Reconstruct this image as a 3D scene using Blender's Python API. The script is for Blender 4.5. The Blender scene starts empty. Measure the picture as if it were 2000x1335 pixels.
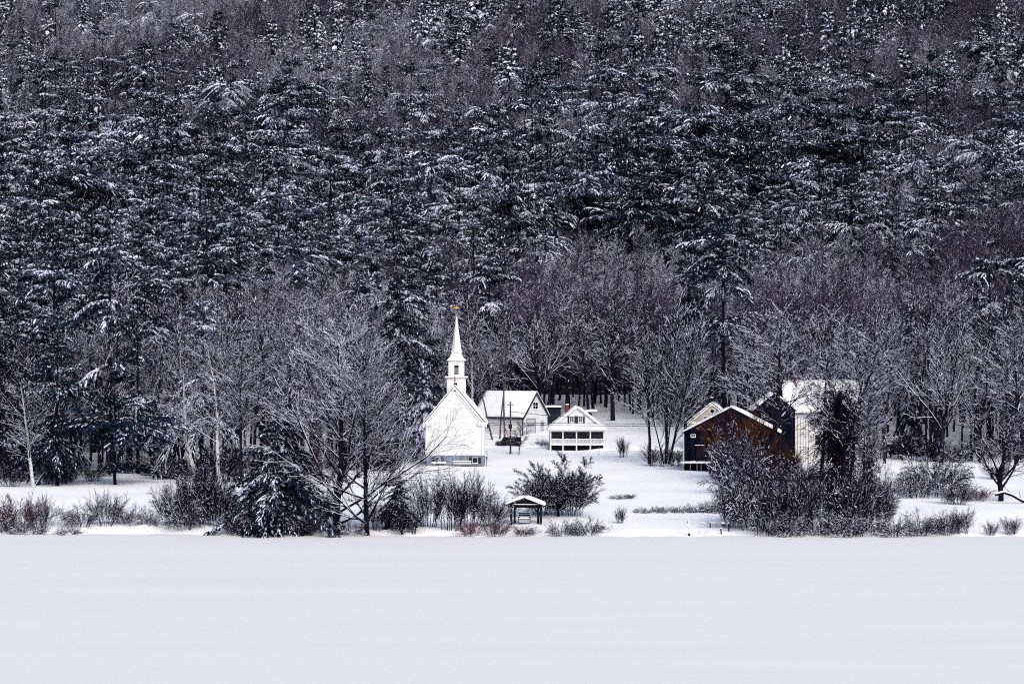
import bpy, math, random
import numpy as np
random.seed(7)
rng = np.random.default_rng(11)
sc = bpy.context.scene
col = sc.collection
F, CX, CY, EYE = 5000.0, 1000.0, 667.5, 21.0      # the photograph's focal length in its own pixels, centre, eye height
PI = math.pi

# ------------------------------------------------------------------ materials
def mat(name, base, rough=0.8, spec=0.2, noise=None, bump=None, obj_var=0.0, coords='Object', extra=None):
    """noise = (scale, colour2, low, high, detail, stretch xyz); bump = (scale, strength)"""
    m = bpy.data.materials.new(name); m.use_nodes = True
    nt = m.node_tree; N = nt.nodes; L = nt.links
    b = N['Principled BSDF']
    b.inputs['Roughness'].default_value = rough
    b.inputs['Specular IOR Level'].default_value = spec
    b.inputs['Base Color'].default_value = (*base, 1)
    tc = N.new('ShaderNodeTexCoord')
    src = None
    if noise:
        sca, c2, lo, hi, det, st = noise
        mp = N.new('ShaderNodeMapping'); mp.inputs['Scale'].default_value = st
        L.new(tc.outputs[coords], mp.inputs['Vector'])
        nz = N.new('ShaderNodeTexNoise'); nz.inputs['Scale'].default_value = sca; nz.inputs['Detail'].default_value = det
        L.new(mp.outputs[0], nz.inputs['Vector'])
        mr = N.new('ShaderNodeMapRange'); mr.inputs['From Min'].default_value = lo; mr.inputs['From Max'].default_value = hi
        L.new(nz.outputs['Fac'], mr.inputs['Value'])
        mx = N.new('ShaderNodeMix'); mx.data_type = 'RGBA'
        mx.inputs[6].default_value = (*base, 1); mx.inputs[7].default_value = (*c2, 1)
        L.new(mr.outputs[0], mx.inputs[0])
        src = mx.outputs[2]
    if obj_var:
        oi = N.new('ShaderNodeObjectInfo')
        mr2 = N.new('ShaderNodeMapRange'); mr2.inputs['To Min'].default_value = 1 - obj_var; mr2.inputs['To Max'].default_value = 1 + obj_var
        L.new(oi.outputs['Random'], mr2.inputs['Value'])
        vm = N.new('ShaderNodeVectorMath'); vm.operation = 'SCALE'
        if src: L.new(src, vm.inputs[0])
        else: vm.inputs[0].default_value = base
        L.new(mr2.outputs[0], vm.inputs['Scale'])
        src = vm.outputs[0]
    if src: L.new(src, b.inputs['Base Color'])
    if bump:
        sca, stg = bump[:2]
        mp = N.new('ShaderNodeMapping')
        if len(bump) > 2: mp.inputs['Scale'].default_value = bump[2]
        L.new(tc.outputs[coords], mp.inputs['Vector'])
        nz = N.new('ShaderNodeTexNoise'); nz.inputs['Scale'].default_value = sca; nz.inputs['Detail'].default_value = 4
        L.new(mp.outputs[0], nz.inputs['Vector'])
        bp = N.new('ShaderNodeBump'); bp.inputs['Strength'].default_value = stg; bp.inputs['Distance'].default_value = 0.3
        L.new(nz.outputs['Fac'], bp.inputs['Height']); L.new(bp.outputs[0], b.inputs['Normal'])
    return m

def board_mat(name, base, dark, period, axis, rough=0.7, spec=0.15):
    """painted or bare boards: saw-tooth lap along one axis in colour and bump, plus a weather stain"""
    m = bpy.data.materials.new(name); m.use_nodes = True
    nt = m.node_tree; N = nt.nodes; L = nt.links
    b = N['Principled BSDF']; b.inputs['Roughness'].default_value = rough; b.inputs['Specular IOR Level'].default_value = spec
    tc = N.new('ShaderNodeTexCoord')
    sp = N.new('ShaderNodeSeparateXYZ'); L.new(tc.outputs['Object'], sp.inputs[0])
    dv = N.new('ShaderNodeMath'); dv.operation = 'DIVIDE'; dv.inputs[1].default_value = period
    L.new(sp.outputs[axis], dv.inputs[0])
    fr = N.new('ShaderNodeMath'); fr.operation = 'FRACT'; L.new(dv.outputs[0], fr.inputs[0])
    fl = N.new('ShaderNodeMath'); fl.operation = 'FLOOR'; L.new(dv.outputs[0], fl.inputs[0])
    wn = N.new('ShaderNodeTexWhiteNoise'); wn.noise_dimensions = '1D'; L.new(fl.outputs[0], wn.inputs['W'])
    st = N.new('ShaderNodeTexNoise'); st.inputs['Scale'].default_value = 0.9; st.inputs['Detail'].default_value = 6
    mp = N.new('ShaderNodeMapping'); mp.inputs['Scale'].default_value = (0.35, 0.35, 1.6) if axis == 2 else (1.5, 1.5, 0.3)
    L.new(tc.outputs['Object'], mp.inputs[0]); L.new(mp.outputs[0], st.inputs['Vector'])
    a1 = N.new('ShaderNodeMath'); a1.operation = 'MULTIPLY_ADD'; a1.inputs[1].default_value = 0.35
    L.new(wn.outputs['Value'], a1.inputs[0]); L.new(st.outputs['Fac'], a1.inputs[2])
    mr = N.new('ShaderNodeMapRange'); mr.inputs['From Min'].default_value = 0.52; mr.inputs['From Max'].default_value = 1.0
    L.new(a1.outputs[0], mr.inputs['Value'])
    ed = N.new('ShaderNodeMath'); ed.operation = 'GREATER_THAN'; ed.inputs[1].default_value = 0.87; L.new(fr.outputs[0], ed.inputs[0])
    e2 = N.new('ShaderNodeMath'); e2.operation = 'MULTIPLY_ADD'; e2.inputs[1].default_value = 0.45
    L.new(ed.outputs[0], e2.inputs[0]); L.new(mr.outputs[0], e2.inputs[2])
    cl = N.new('ShaderNodeClamp'); L.new(e2.outputs[0], cl.inputs[0])
    mx = N.new('ShaderNodeMix'); mx.data_type = 'RGBA'
    mx.inputs[6].default_value = (*base, 1); mx.inputs[7].default_value = (*dark, 1)
    L.new(cl.outputs[0], mx.inputs[0]); L.new(mx.outputs[2], b.inputs['Base Color'])
    bp = N.new('ShaderNodeBump'); bp.inputs['Strength'].default_value = 0.4; bp.inputs['Distance'].default_value = 0.03
    L.new(fr.outputs[0], bp.inputs['Height']); bp.invert = True; L.new(bp.outputs[0], b.inputs['Normal'])
    return m

M = {}
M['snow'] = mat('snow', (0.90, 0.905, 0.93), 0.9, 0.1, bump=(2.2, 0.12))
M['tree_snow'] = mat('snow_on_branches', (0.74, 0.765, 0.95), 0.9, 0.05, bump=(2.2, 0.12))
M['dusting'] = mat('thin_snow_dusting', (0.34, 0.36, 0.47), 0.9, 0.05, noise=(1.1, (0.56, 0.585, 0.73), 0.35, 0.65, 3, (1, 1, 1)), obj_var=0.25)
M['field'] = mat('field_snow', (0.875, 0.875, 0.89), 0.9, 0.1, noise=(0.06, (0.81, 0.82, 0.86), 0.35, 0.7, 4, (1, .5, 1)), bump=(0.35, 0.12))
M['lake'] = mat('lake_snow', (0.735, 0.73, 0.73), 0.8, 0.1, noise=(0.10, (0.70, 0.697, 0.703), 0.38, 0.72, 7, (0.22, 1.4, 1)), bump=(0.25, 0.08, (0.3, 1.5, 1)))
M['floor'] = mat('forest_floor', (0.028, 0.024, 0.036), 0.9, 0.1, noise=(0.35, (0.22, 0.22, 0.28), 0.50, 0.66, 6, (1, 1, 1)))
M['bark'] = mat('bark', (0.014, 0.011, 0.022), 0.95, 0.02, noise=(2.6, (0.70, 0.73, 0.86), 0.64, 0.69, 3, (1, 1, .45)), obj_var=0.35)
M['bark_pale'] = mat('grey_bark', (0.075, 0.07, 0.085), 0.95, 0.02, noise=(2.6, (0.02, 0.018, 0.025), 0.5, 0.66, 3, (1, 1, .6)))
M['bark_dark'] = mat('dark_bark', (0.006, 0.0045, 0.011), 0.95, 0.02, noise=(3.0, (0.022, 0.018, 0.034), 0.5, 0.7, 4, (1, 1, .3)))
M['birch'] = mat('birch_bark', (0.50, 0.49, 0.50), 0.8, 0.1, noise=(2.4, (0.08, 0.07, 0.08), 0.56, 0.62, 4, (.6, .6, 1.5)))
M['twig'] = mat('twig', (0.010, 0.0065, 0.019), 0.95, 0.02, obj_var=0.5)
M['twig_far'] = mat('far_twig', (0.036, 0.028, 0.057), 0.95, 0.02, obj_var=0.6)  # violet-grey of bare twigs, with faint distance haze put into the colour
M['twig_orange'] = mat('orange_twig', (0.095, 0.034, 0.009), 0.95, 0.02, noise=(0.40, (0.012, 0.007, 0.008), 0.42, 0.56, 3, (1, 1, 1)))
M['twig_red'] = mat('reddish_twig', (0.075, 0.040, 0.045), 0.9, 0.1, obj_var=0.4)
M['needle'] = mat('pine_needles', (0.003, 0.007, 0.017), 0.95, 0.02, noise=(0.8, (0.008, 0.016, 0.034), 0.4, 0.7, 3, (1, 1, 1)), obj_var=0.5)
M['frosted'] = mat('frosted_needles', (0.064, 0.076, 0.128), 0.95, 0.02, noise=(0.9, (0.165, 0.186, 0.28), 0.35, 0.65, 3, (1, 1, 1)), obj_var=0.35)
M['white_wall'] = board_mat('white_clapboard', (0.65, 0.66, 0.67), (0.53, 0.545, 0.57), 0.15, 2)
M['white'] = mat('white_paint', (0.70, 0.70, 0.715), 0.6, 0.2, noise=(1.2, (0.62, 0.63, 0.65), 0.5, 0.8, 4, (1, 1, .6)))
M['grey_white'] = board_mat('grey_white_clapboard', (0.46, 0.48, 0.54), (0.33, 0.35, 0.40), 0.16, 2)
M['blue_found'] = board_mat('blue_foundation', (0.20, 0.24, 0.325), (0.12, 0.145, 0.20), 0.3, 0)
M['barn'] = board_mat('weathered_barn_boards', (0.0016, 0.0024, 0.007), (0.010, 0.012, 0.024), 0.28, 0, 0.95, spec=0.0)
M['tan'] = board_mat('tan_clapboard', (0.40, 0.36, 0.30), (0.25, 0.22, 0.18), 0.16, 2)
M['stone'] = mat('stone_base', (0.05, 0.05, 0.06), 0.9, 0.1, noise=(2, (0.16, 0.16, 0.18), 0.4, 0.7, 4, (1, 1, 1)))
M['glass'] = mat('window_glass', (0.005, 0.006, 0.010), 0.2, 0.12, noise=(1.5, (0.014, 0.016, 0.024), 0.4, 0.7, 2, (1, 1, 1)))
M['dark'] = mat('dark_and_shade_fill', (0.003, 0.003, 0.005), 0.9, 0.0, noise=(1.0, (0.008, 0.008, 0.012), 0.45, 0.7, 3, (1, 1, 1)))  # near-black for dark parts and for panels that stand in for shade
M['shutter'] = mat('black_shutter', (0.010, 0.010, 0.014), 0.6, 0.2, bump=(6, 0.2))
M['louver'] = board_mat('grey_louver', (0.17, 0.19, 0.23), (0.05, 0.055, 0.07), 0.16, 2)
M['green'] = mat('dark_green_trim', (0.018, 0.035, 0.040), 0.6, 0.3, bump=(5, 0.1))
M['brick'] = mat('red_brick', (0.20, 0.045, 0.035), 0.9, 0.1, noise=(6, (0.09, 0.025, 0.022), 0.4, 0.65, 3, (1, 1, 2)))
M['rust'] = mat('rusty_metal', (0.25, 0.15, 0.13), 0.7, 0.3, noise=(5, (0.5, 0.46, 0.46), 0.5, 0.6, 3, (1, 1, 2)))
M['wood'] = mat('dark_timber', (0.007, 0.006, 0.008), 0.9, 0.05, noise=(4, (0.02, 0.018, 0.02), 0.45, 0.7, 4, (1, 1, .2)))
M['grey_wood'] = mat('grey_wood', (0.16, 0.15, 0.16), 0.85, 0.1, noise=(4, (0.30, 0.29, 0.31), 0.45, 0.7, 4, (1, 1, .2)))
M['pole'] = mat('pole_wood', (0.035, 0.03, 0.036), 0.9, 0.05, noise=(3, (0.6, 0.6, 0.66), 0.60, 0.66, 3, (1, 1, .5)))
M['gold'] = mat('gilded_metal', (0.75, 0.42, 0.04), 0.35, 0.5, noise=(8, (0.55, 0.28, 0.03), 0.4, 0.7, 2, (1, 1, 1)))
M['car'] = mat('black_car_paint', (0.006, 0.006, 0.008), 0.35, 0.4, noise=(3, (0.015, 0.015, 0.018), 0.4, 0.7, 2, (1, 1, 1)))
M['rubber'] = mat('rubber', (0.008, 0.008, 0.008), 0.9, 0.1, bump=(8, 0.2))
M['rim'] = mat('grey_rim', (0.15, 0.15, 0.16), 0.4, 0.5, bump=(8, 0.1))
M['lamp'] = mat('lamp_lens', (0.35, 0.35, 0.38), 0.2, 0.5, bump=(8, 0.1))
M['red'] = mat('red_cloth', (0.42, 0.05, 0.08), 0.9, 0.1, bump=(5, 0.2))
M['cloth'] = mat('white_cloth', (0.75, 0.72, 0.74), 0.9, 0.1, bump=(5, 0.2))
M['navy'] = mat('navy_cloth', (0.02, 0.03, 0.12), 0.9, 0.1, bump=(5, 0.2))
M['wire'] = mat('wire', (0.035, 0.035, 0.05), 0.6, 0.1, noise=(2, (0.3, 0.3, 0.36), 0.5, 0.7, 2, (1, 1, 1)))
M['metal'] = mat('steel_tube', (0.30, 0.30, 0.33), 0.4, 0.5, bump=(6, 0.1))
M['tank'] = mat('blue_black_steel', (0.005, 0.007, 0.016), 0.7, 0.1, noise=(2, (0.014, 0.018, 0.03), 0.4, 0.7, 3, (1, 1, .4)))

# ------------------------------------------------------------------ mesh helpers
class MB:
    def __init__(self): self.V = []; self.Q = []; self.T = []; self.P = []; self.n = 0
    def add(self, V, quads=None, tris=None, m=0):
        V = np.asarray(V, float).reshape(-1, 3)
        if quads is not None and len(quads): q = np.asarray(quads, int).reshape(-1, 4) + self.n; self.Q.append((q, np.full(len(q), m) if np.isscalar(m) else np.asarray(m)))
        if tris is not None and len(tris): t = np.asarray(tris, int).reshape(-1, 3) + self.n; self.T.append((t, np.full(len(t), m)))
        self.V.append(V); self.n += len(V)
    def poly(self, V, faces, m=0):
        V = np.asarray(V, float).reshape(-1, 3)
        for f in faces: self.P.append(([i + self.n for i in f], m))
        self.V.append(V); self.n += len(V)
    def box(self, x0, x1, y0, y1, z0, z1, m=0):
        v = [(x, y, z) for z in (z0, z1) for y in (y0, y1) for x in (x0, x1)]
        self.add(v, [(0, 2, 3, 1), (4, 5, 7, 6), (0, 1, 5, 4), (2, 6, 7, 3), (0, 4, 6, 2), (1, 3, 7, 5)], m=m)
    def prism(self, pts, a, b, axis, m=0):
        """polygon pts (u, v) extruded from a to b along axis: 'y' -> (u, *, v), 'x' -> (*, u, v), 'z' -> (u, v, *)"""
        f = {'y': lambda u, v, w: (u, w, v), 'x': lambda u, v, w: (w, u, v), 'z': lambda u, v, w: (u, v, w)}[axis]
        n = len(pts)
        V = [f(u, v, a) for u, v in pts] + [f(u, v, b) for u, v in pts]
        self.poly(V, [list(range(n))[::-1], list(range(n, 2 * n))] + [[i, (i + 1) % n, (i + 1) % n + n, i + n] for i in range(n)], m)
    def bar(self, p, q, r, m=0, sides=6, r2=None):
        V, Q = tubes(np.array([p], float), np.array([q], float), np.array([r]), np.array([r if r2 is None else r2]), sides)
        self.add(V, Q, m=m)
        self.P += [([self.n - 2 * sides + i for i in range(sides)][::-1], m), ([self.n - sides + i for i in range(sides)], m)]
    def rod(self, pts, r, m=0, sides=5):
        pts = np.asarray(pts, float); k = len(pts)
        V, Q = tubes(pts[:-1], pts[1:], np.full(k - 1, r), np.full(k - 1, r), sides); self.add(V, Q, m=m)
    def lathe(self, prof, n=8, c=(0, 0), m=0, rot=0):
        V = []; Qs = []
        for r, z in prof: V += [(c[0] + r * math.cos(rot + 2 * PI * i / n), c[1] + r * math.sin(rot + 2 * PI * i / n), z) for i in range(n)]
        for j in range(len(prof) - 1):
            for i in range(n): Qs.append((j * n + i, j * n + (i + 1) % n, (j + 1) * n + (i + 1) % n, (j + 1) * n + i))
        self.add(V, Qs, m=m)
        self.P += [([self.n - n + i for i in range(n)], m), ([self.n - len(V) + i for i in range(n)][::-1], m)]
    def slab(self, a, b, c, d, t, m=0, nu=14, nv=8, amp=0.03, drop=True):
        """a pillow of snow on the quad a-b-c-d: thickness t, soft edges, uneven top"""
        a, b, c, d = (np.array(p, float) for p in (a, b, c, d))
        N = np.cross(b - a, d - a); N /= np.linalg.norm(N)
        if N[2] < 0: N = -N
        u = np.linspace(0, 1, nu + 1); v = np.linspace(0, 1, nv + 1)
        U, W = np.meshgrid(u, v, indexing='ij')
        base = (a * (1 - U)[..., None] + b * U[..., None]) * (1 - W)[..., None] + (d * (1 - U)[..., None] + c * U[..., None]) * W[..., None]
        lu = np.linalg.norm(b - a); lv = np.linalg.norm(d - a)
        e = np.minimum(np.minimum(U, 1 - U) * lu, np.minimum(W, 1 - W) * lv)
        th = t * (0.45 + 0.55 * np.clip(e / (t * 1.5), 0, 1) ** .5) + rng.normal(0, amp, U.shape) * np.clip(e / t, 0.15, 1)
        top = base + N * np.maximum(th, t * .25)[..., None]
        idx = np.arange((nu + 1) * (nv + 1)).reshape(nu + 1, nv + 1)
        k = idx.size
        Q = np.stack([idx[:-1, :-1], idx[1:, :-1], idx[1:, 1:], idx[:-1, 1:]], -1).reshape(-1, 4)
        ring = list(idx[:, 0]) + list(idx[-1, 1:]) + list(idx[-2::-1, -1]) + list(idx[0, -2:0:-1])
        S = [(ring[i] + k, ring[(i + 1) % len(ring)] + k, ring[(i + 1) % len(ring)], ring[i]) for i in range(len(ring))]
        self.add(np.concatenate([top.reshape(-1, 3), base.reshape(-1, 3)]), np.concatenate([Q, (Q + k)[:, ::-1], np.array(S)]), m=m)
    def mesh(self, name, mats, smooth=False):
        me = bpy.data.meshes.new(name)
        V = np.concatenate(self.V) if self.V else np.zeros((0, 3))
        me.vertices.add(len(V)); me.vertices.foreach_set('co', V.astype(np.float32).ravel())
        loops = []; tot = []; mi = []
        for q, m in self.Q: loops.append(q.ravel()); tot.append(np.full(len(q), 4)); mi.append(m)
        for t, m in self.T: loops.append(t.ravel()); tot.append(np.full(len(t), 3)); mi.append(m)
        for p, m in self.P: loops.append(np.array(p)); tot.append(np.array([len(p)])); mi.append(np.array([m]))
        loops = np.concatenate(loops); tot = np.concatenate(tot); mi = np.concatenate(mi)
        me.loops.add(len(loops)); me.loops.foreach_set('vertex_index', loops.astype(np.int32))
        me.polygons.add(len(tot))
        me.polygons.foreach_set('loop_start', (np.cumsum(tot) - tot).astype(np.int32))
        me.polygons.foreach_set('loop_total', tot.astype(np.int32))
        me.polygons.foreach_set('material_index', mi.astype(np.int32))
        me.polygons.foreach_set('use_smooth', np.full(len(tot), smooth))
        me.update(calc_edges=True)
        for m in (mats if isinstance(mats, (list, tuple)) else [mats]): me.materials.append(M[m])
        return me
    def build(self, name, mats, parent=None, loc=None, smooth=False):
        return link(name, self.mesh(name, mats, smooth), parent, loc)

def link(name, me, parent=None, loc=None):
    o = bpy.data.objects.new(name, me); col.objects.link(o)
    if parent is not None: o.parent = parent
    if loc is not None: o.location = loc
    return o

def tubes(p0, p1, r0, r1, sides=3):
    n = len(p0)
    D = p1 - p0; D = D / np.maximum(np.linalg.norm(D, axis=1, keepdims=True), 1e-9)
    ref = np.where(np.abs(D[:, 2:3]) > 0.9, np.array([[1.0, 0, 0]]), np.array([[0, 0, 1.0]]))
    U = np.cross(D, ref); U /= np.linalg.norm(U, axis=1, keepdims=True)
    W = np.cross(D, U)
    a = np.arange(sides) * 2 * PI / sides
    off = U[:, None, :] * np.cos(a)[None, :, None] + W[:, None, :] * np.sin(a)[None, :, None]
    A = p0[:, None, :] + off * r0[:, None, None]
    B = p1[:, None, :] + off * r1[:, None, None]
    V = np.concatenate([A, B], 1).reshape(-1, 3)
    i = np.arange(sides); j = (i + 1) % sides
    q = np.stack([i, j, j + sides, i + sides], -1)[None] + (np.arange(n) * 2 * sides)[:, None, None]
    return V, q.reshape(-1, 4)

def tag(o, label, cat, group=None, kind=None):
    if label: o['label'] = label
    if cat: o['category'] = cat
    if group: o['group'] = group
    if kind: o['kind'] = kind
    return o

def thing(name, loc, label, cat, rotz=0, group=None):
    o = bpy.data.objects.new(name, None); col.objects.link(o)
    o.location = loc; o.rotation_euler = (0, 0, rotz); o.empty_display_size = 0.2
    return tag(o, label, cat, group)

# ------------------------------------------------------------------ terrain
_s = np.arange(-60, 1300, 1.0)
_prof = np.interp(_s, [-60, -6, 0, 1.5, 4, 20, 60, 105, 142, 172, 205, 225, 285, 365, 485, 625, 775, 1300],
                  [-4, -0.7, 0, .26, .56, .95, 1.6, 2.25, 2.75, 4.8, 7.0, 8.8, 18, 36, 68, 112, 170, 380])
_sm = np.convolve(np.pad(_prof, 12, mode='edge'), np.ones(25) / 25, 'valid')
_w = np.clip((_s - 30) / 40, 0, 1)
_prof = _prof * (1 - _w) + _sm * _w
def shore(x):
    x = np.asarray(x, float)
    return 277.2 + np.interp(x, [-90, -40, -26, 0, 90], [5.5, 4, 0.6, 0, -0.4]) + .6 * np.sin(x * .31) + .5 * np.sin(x * .83 + 1) + .35 * np.sin(x * 1.9)
def G(x, y):
    x = np.asarray(x, float); y = np.asarray(y, float)
    s = y - shore(x)
    z = np.interp(s, _s, _prof)
    far = np.clip((s - 190) / 150, 0, 1)
    near = np.clip(s / 12, 0, 1)
    z = z + far * (3.5 * np.sin(x * .018 + y * .009) + 2.0 * np.sin(x * .045 - y * .02 + 2))
    z = z + near * (.16 * np.sin(x * .23 + y * .11) + .10 * np.sin(x * .11 - y * .31 + 1) + .05 * np.sin(x * .71 + y * .63))
    left = np.clip((-26 - x) / 4, 0, 1) * np.clip(1 - np.abs(s - 3) / 6, 0, 1)
    return z + left * .35
def g(x, y): return float(G(x, y))
def X(px, d): return (px - CX) / F * d
def Zof(py, d): return EYE - (py - CY) / F * d
def depth_of(px, py, lo=276.0, hi=520.0):
    d = np.arange(lo, hi, 0.25)
    p = CY + F * (EYE - G(X(px, d), d)) / d
    i = np.where(p <= py)[0]
    return float(d[i[0]]) if len(i) else lo
def proj(x, y, z): return CX + F * x / y, CY + F * (EYE - z) / y

def grid_mesh(name, ys, halfw, nx, matn, kind='structure'):
    mb = MB(); V = []
    for y in ys:
        xs = np.linspace(-halfw(y), halfw(y), nx)
        V.append(np.stack([xs, np.full(nx, y), G(xs, np.full(nx, y))], -1))
    n = len(ys); idx = np.arange(n * nx).reshape(n, nx)
    Q = np.stack([idx[:-1, :-1], idx[:-1, 1:], idx[1:, 1:], idx[1:, :-1]], -1).reshape(-1, 4)
    mb.add(np.concatenate(V), Q)
    o = mb.build(name, matn, smooth=True); o['kind'] = kind
    return o
hw = lambda y: 0.30 * y + 60
tag(grid_mesh('snowy_field', np.concatenate([np.arange(271, 300, .35), np.arange(300, 402, 1.5), np.arange(402, 528, 3)]), hw, 420, 'field'), 'snow covered field rising gently from the lake shore', None)
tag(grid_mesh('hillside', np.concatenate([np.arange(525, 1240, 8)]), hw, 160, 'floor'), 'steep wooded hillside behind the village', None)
lk = MB(); lk.add([(-500, -300, 0), (500, -300, 0), (500, 290, 0), (-500, 290, 0)], [(0, 1, 2, 3)])
tag(lk.build('frozen_lake', 'lake'), 'flat snow covered frozen lake in the foreground', None, kind='structure')

# ------------------------------------------------------------------ trees: skeletons
def unit(v): return v / np.maximum(np.linalg.norm(v, axis=-1, keepdims=True), 1e-9)
def grow(r, P, D, L, R, spec):
    """returns a list of (p0, p1, r0, r1, level): branches grown level by level"""
    out = []
    for lv, sp in enumerate(spec):
        n = len(P); k = sp.get('k', 4); taper = sp.get('taper', .35)
        pts = [P]; dirs = []
        d = D
        for j in range(k):
            d = unit(d + r.normal(0, sp.get('jit', .12), d.shape) + np.array([0, 0, sp.get('trop', .05)]))
            dirs.append(d); pts.append(pts[-1] + d * (L / k)[:, None])
        pts = np.stack(pts, 1); dirs = np.stack(dirs, 1)
        rr = np.linspace(1, taper, k + 1)
        out.append((pts[:, :-1].reshape(-1, 3), pts[:, 1:].reshape(-1, 3), (R[:, None] * rr[:-1]).ravel(), (R[:, None] * rr[1:]).ravel(), lv))
        if lv + 1 == len(spec): break
        c = spec[lv + 1]; m = c['n']; t0 = c.get('t0', .2); t1 = c.get('t1', 1.0)
        t = t0 + (t1 - t0) * (np.arange(m)[None] + r.random((n, m))) / m
        fi = np.clip(t * k, 0, k - 1e-6); ii = fi.astype(int); ff = fi - ii
        ar = np.arange(n)[:, None]
        pos = pts[ar, ii] * (1 - ff)[..., None] + pts[ar, ii + 1] * ff[..., None]
        pd = dirs[ar, ii]
        ang = np.radians(r.uniform(*c.get('ang', (30, 55)), (n, m)))
        phi = 2.4 * np.arange(m)[None] + r.uniform(0, 6.28, (n, 1)) + r.normal(0, .5, (n, m))
        ref = np.where(np.abs(pd[..., 2:3]) > .9, np.array([1.0, 0, 0]), np.array([0, 0, 1.0]))
        U = unit(np.cross(pd, ref)); W = np.cross(pd, U)
        nd = pd * np.cos(ang)[..., None] + (U * np.cos(phi)[..., None] + W * np.sin(phi)[..., None]) * np.sin(ang)[..., None]
        fall = c.get('fall', .55)
        nl = L[:, None] * c['ratio'] * (1 - fall * (t - t0) / max(t1 - t0, 1e-6)) * r.uniform(.65, 1.25, (n, m))
        nr = np.maximum(R[:, None] * np.interp(t, np.linspace(0, 1, k + 1), rr) * c.get('rr', .55), c.get('rmin', .014))
        P, D, L, R = pos.reshape(-1, 3), nd.reshape(-1, 3), nl.ravel(), nr.ravel()
    return out

def skin(r, segs, snow=.6, sthick=(.022, .07), split=1, rscale=1.0, fines=.07, mids=.6):
    """trunk and crown builders from a skeleton; slot 0 wood, slot 1 snow lying along the limbs"""
    tr, cr = MB(), MB()
    for p0, p1, r0, r1, lv in segs:
        mb = tr if lv < split else cr
        sides = 6 if lv == 0 else (4 if lv == 1 else 3)
        V, Q = tubes(p0, p1, r0 * rscale, r1 * rscale, sides); mb.add(V, Q, m=0)
        d = unit(p1 - p0)
        flat = np.sqrt(np.maximum(1 - d[:, 2] ** 2, 0))
        fine = 1.0 if lv < len(segs) - 2 else (mids if lv < len(segs) - 1 else fines)
        keep = (flat > (.35 if lv else .5)) & (r.random(len(d)) < snow * fine * np.clip(flat * 1.25, 0, 1))
        if keep.any():
            s = np.clip(r0[keep] * .75, *sthick) * r.uniform(.75, 1.25, keep.sum())
            up = np.array([0, 0, 1.0]) * (r0[keep] * .8 + s * .45)[:, None]
            V, Q = tubes(p0[keep] + up, p1[keep] + up * .9, s, s * .85, 3); cr.add(V, Q, m=1)
    return tr, cr

def a1(*v): return np.array([v], float)
def bare_maple(seed, H=20.0, near=True, snow=.6, low=.16, spread=(18, 42), dense=1.0, nl=9):
    r = np.random.default_rng(seed)
    spec = [dict(k=4, jit=.05, trop=.05, taper=.8),
            dict(n=nl, ratio=.66 / .30 * .95, t0=.35 if low < .2 else .6, ang=spread, k=7, jit=.10, trop=.05, fall=.15, rr=.50, taper=.22),
            dict(n=11, ratio=.42, t0=.15, ang=(20, 48), k=5, jit=.09, trop=.04, fall=.5, rr=.45, rmin=.03, taper=.3),
            dict(n=int(8 * dense), ratio=.42, t0=.15, ang=(25, 50), k=4, jit=.14, trop=.04, rr=.5, rmin=.018, taper=.5),
            dict(n=int(6 * dense) if near else 4, ratio=.5, t0=.2, ang=(25, 50), k=2 if near else 1, jit=.14, trop=.05, rr=.6, rmin=.012, taper=.6)]
    segs = grow(r, a1(0, 0, -.3), unit(a1(r.normal(0, .05), r.normal(0, .05), 1)), np.array([H * .30]), np.array([H * .019]), spec)
    return skin(r, segs, snow, (.018, .07))
def bare_tall(seed, H=22.0, near=True, snow=.55, t0=.3, rmin=.014, nb=26, lean=.03, width=.30, trunk=.0115, ang=(28, 58), fines=.07, nc=(8, 6)):
    r = np.random.default_rng(seed)
    spec = [dict(k=9, jit=.035, trop=.03, taper=.12),
            dict(n=nb, ratio=width, t0=t0, ang=ang, k=5, jit=.075, trop=.07, fall=.6, rr=.45, rmin=.035, taper=.25),
            dict(n=nc[0], ratio=.60, t0=.15, ang=(18, 42), k=4, jit=.09, trop=.05, rr=.5, rmin=rmin * 1.5, taper=.4),
            dict(n=nc[1] + (1 if near else 0), ratio=.52, t0=.15, ang=(18, 42), k=2, jit=.10, trop=.06, rr=.6, rmin=rmin, taper=.6)]
    if near: spec.append(dict(n=4, ratio=.5, t0=.2, ang=(25, 45), k=1, jit=.14, trop=.06, rr=.7, rmin=rmin * .85, taper=.7))
    segs = grow(r, a1(0, 0, -.3), unit(a1(r.normal(0, lean), r.normal(0, lean), 1)), np.array([H]), np.array([H * trunk]), spec)
    return skin(r, segs, snow, (.018, .06), fines=fines)
def shrub(seed, H=3.0, W=3.0, n=26, arch=0.02, snow=.5, n2=9, n3=6, r0=.03, out=(.05, .8), n4=0):
    r = np.random.default_rng(seed)
    a = r.uniform(0, 2 * PI, n); q = np.sqrt(r.random(n)) * W * .30
    P = np.stack([np.cos(a) * q, np.sin(a) * q, np.full(n, -.1)], -1)
    o = r.uniform(*out, n) * (W / H) * .75
    D = unit(np.stack([np.cos(a) * o, np.sin(a) * o, np.ones(n)], -1))
    spec = [dict(k=7, jit=.055, trop=-arch, taper=.35),
            dict(n=n2, ratio=.55, t0=.15, ang=(12, 38), k=4, jit=.07, trop=-arch * .8, rr=.6, rmin=.018, taper=.5),
            dict(n=n3 + n4, ratio=.52, t0=.1, ang=(14, 42), k=2, jit=.10, trop=-arch * .4, rr=.7, rmin=.013, taper=.6)]
    segs = grow(r, P, D, r.uniform(.55, 1.0, n) * H * .9, np.full(n, r0), spec)
    tr, cr = skin(r, segs, snow, (.020, .045), split=0, fines=.05, mids=.42)
    return cr

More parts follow.
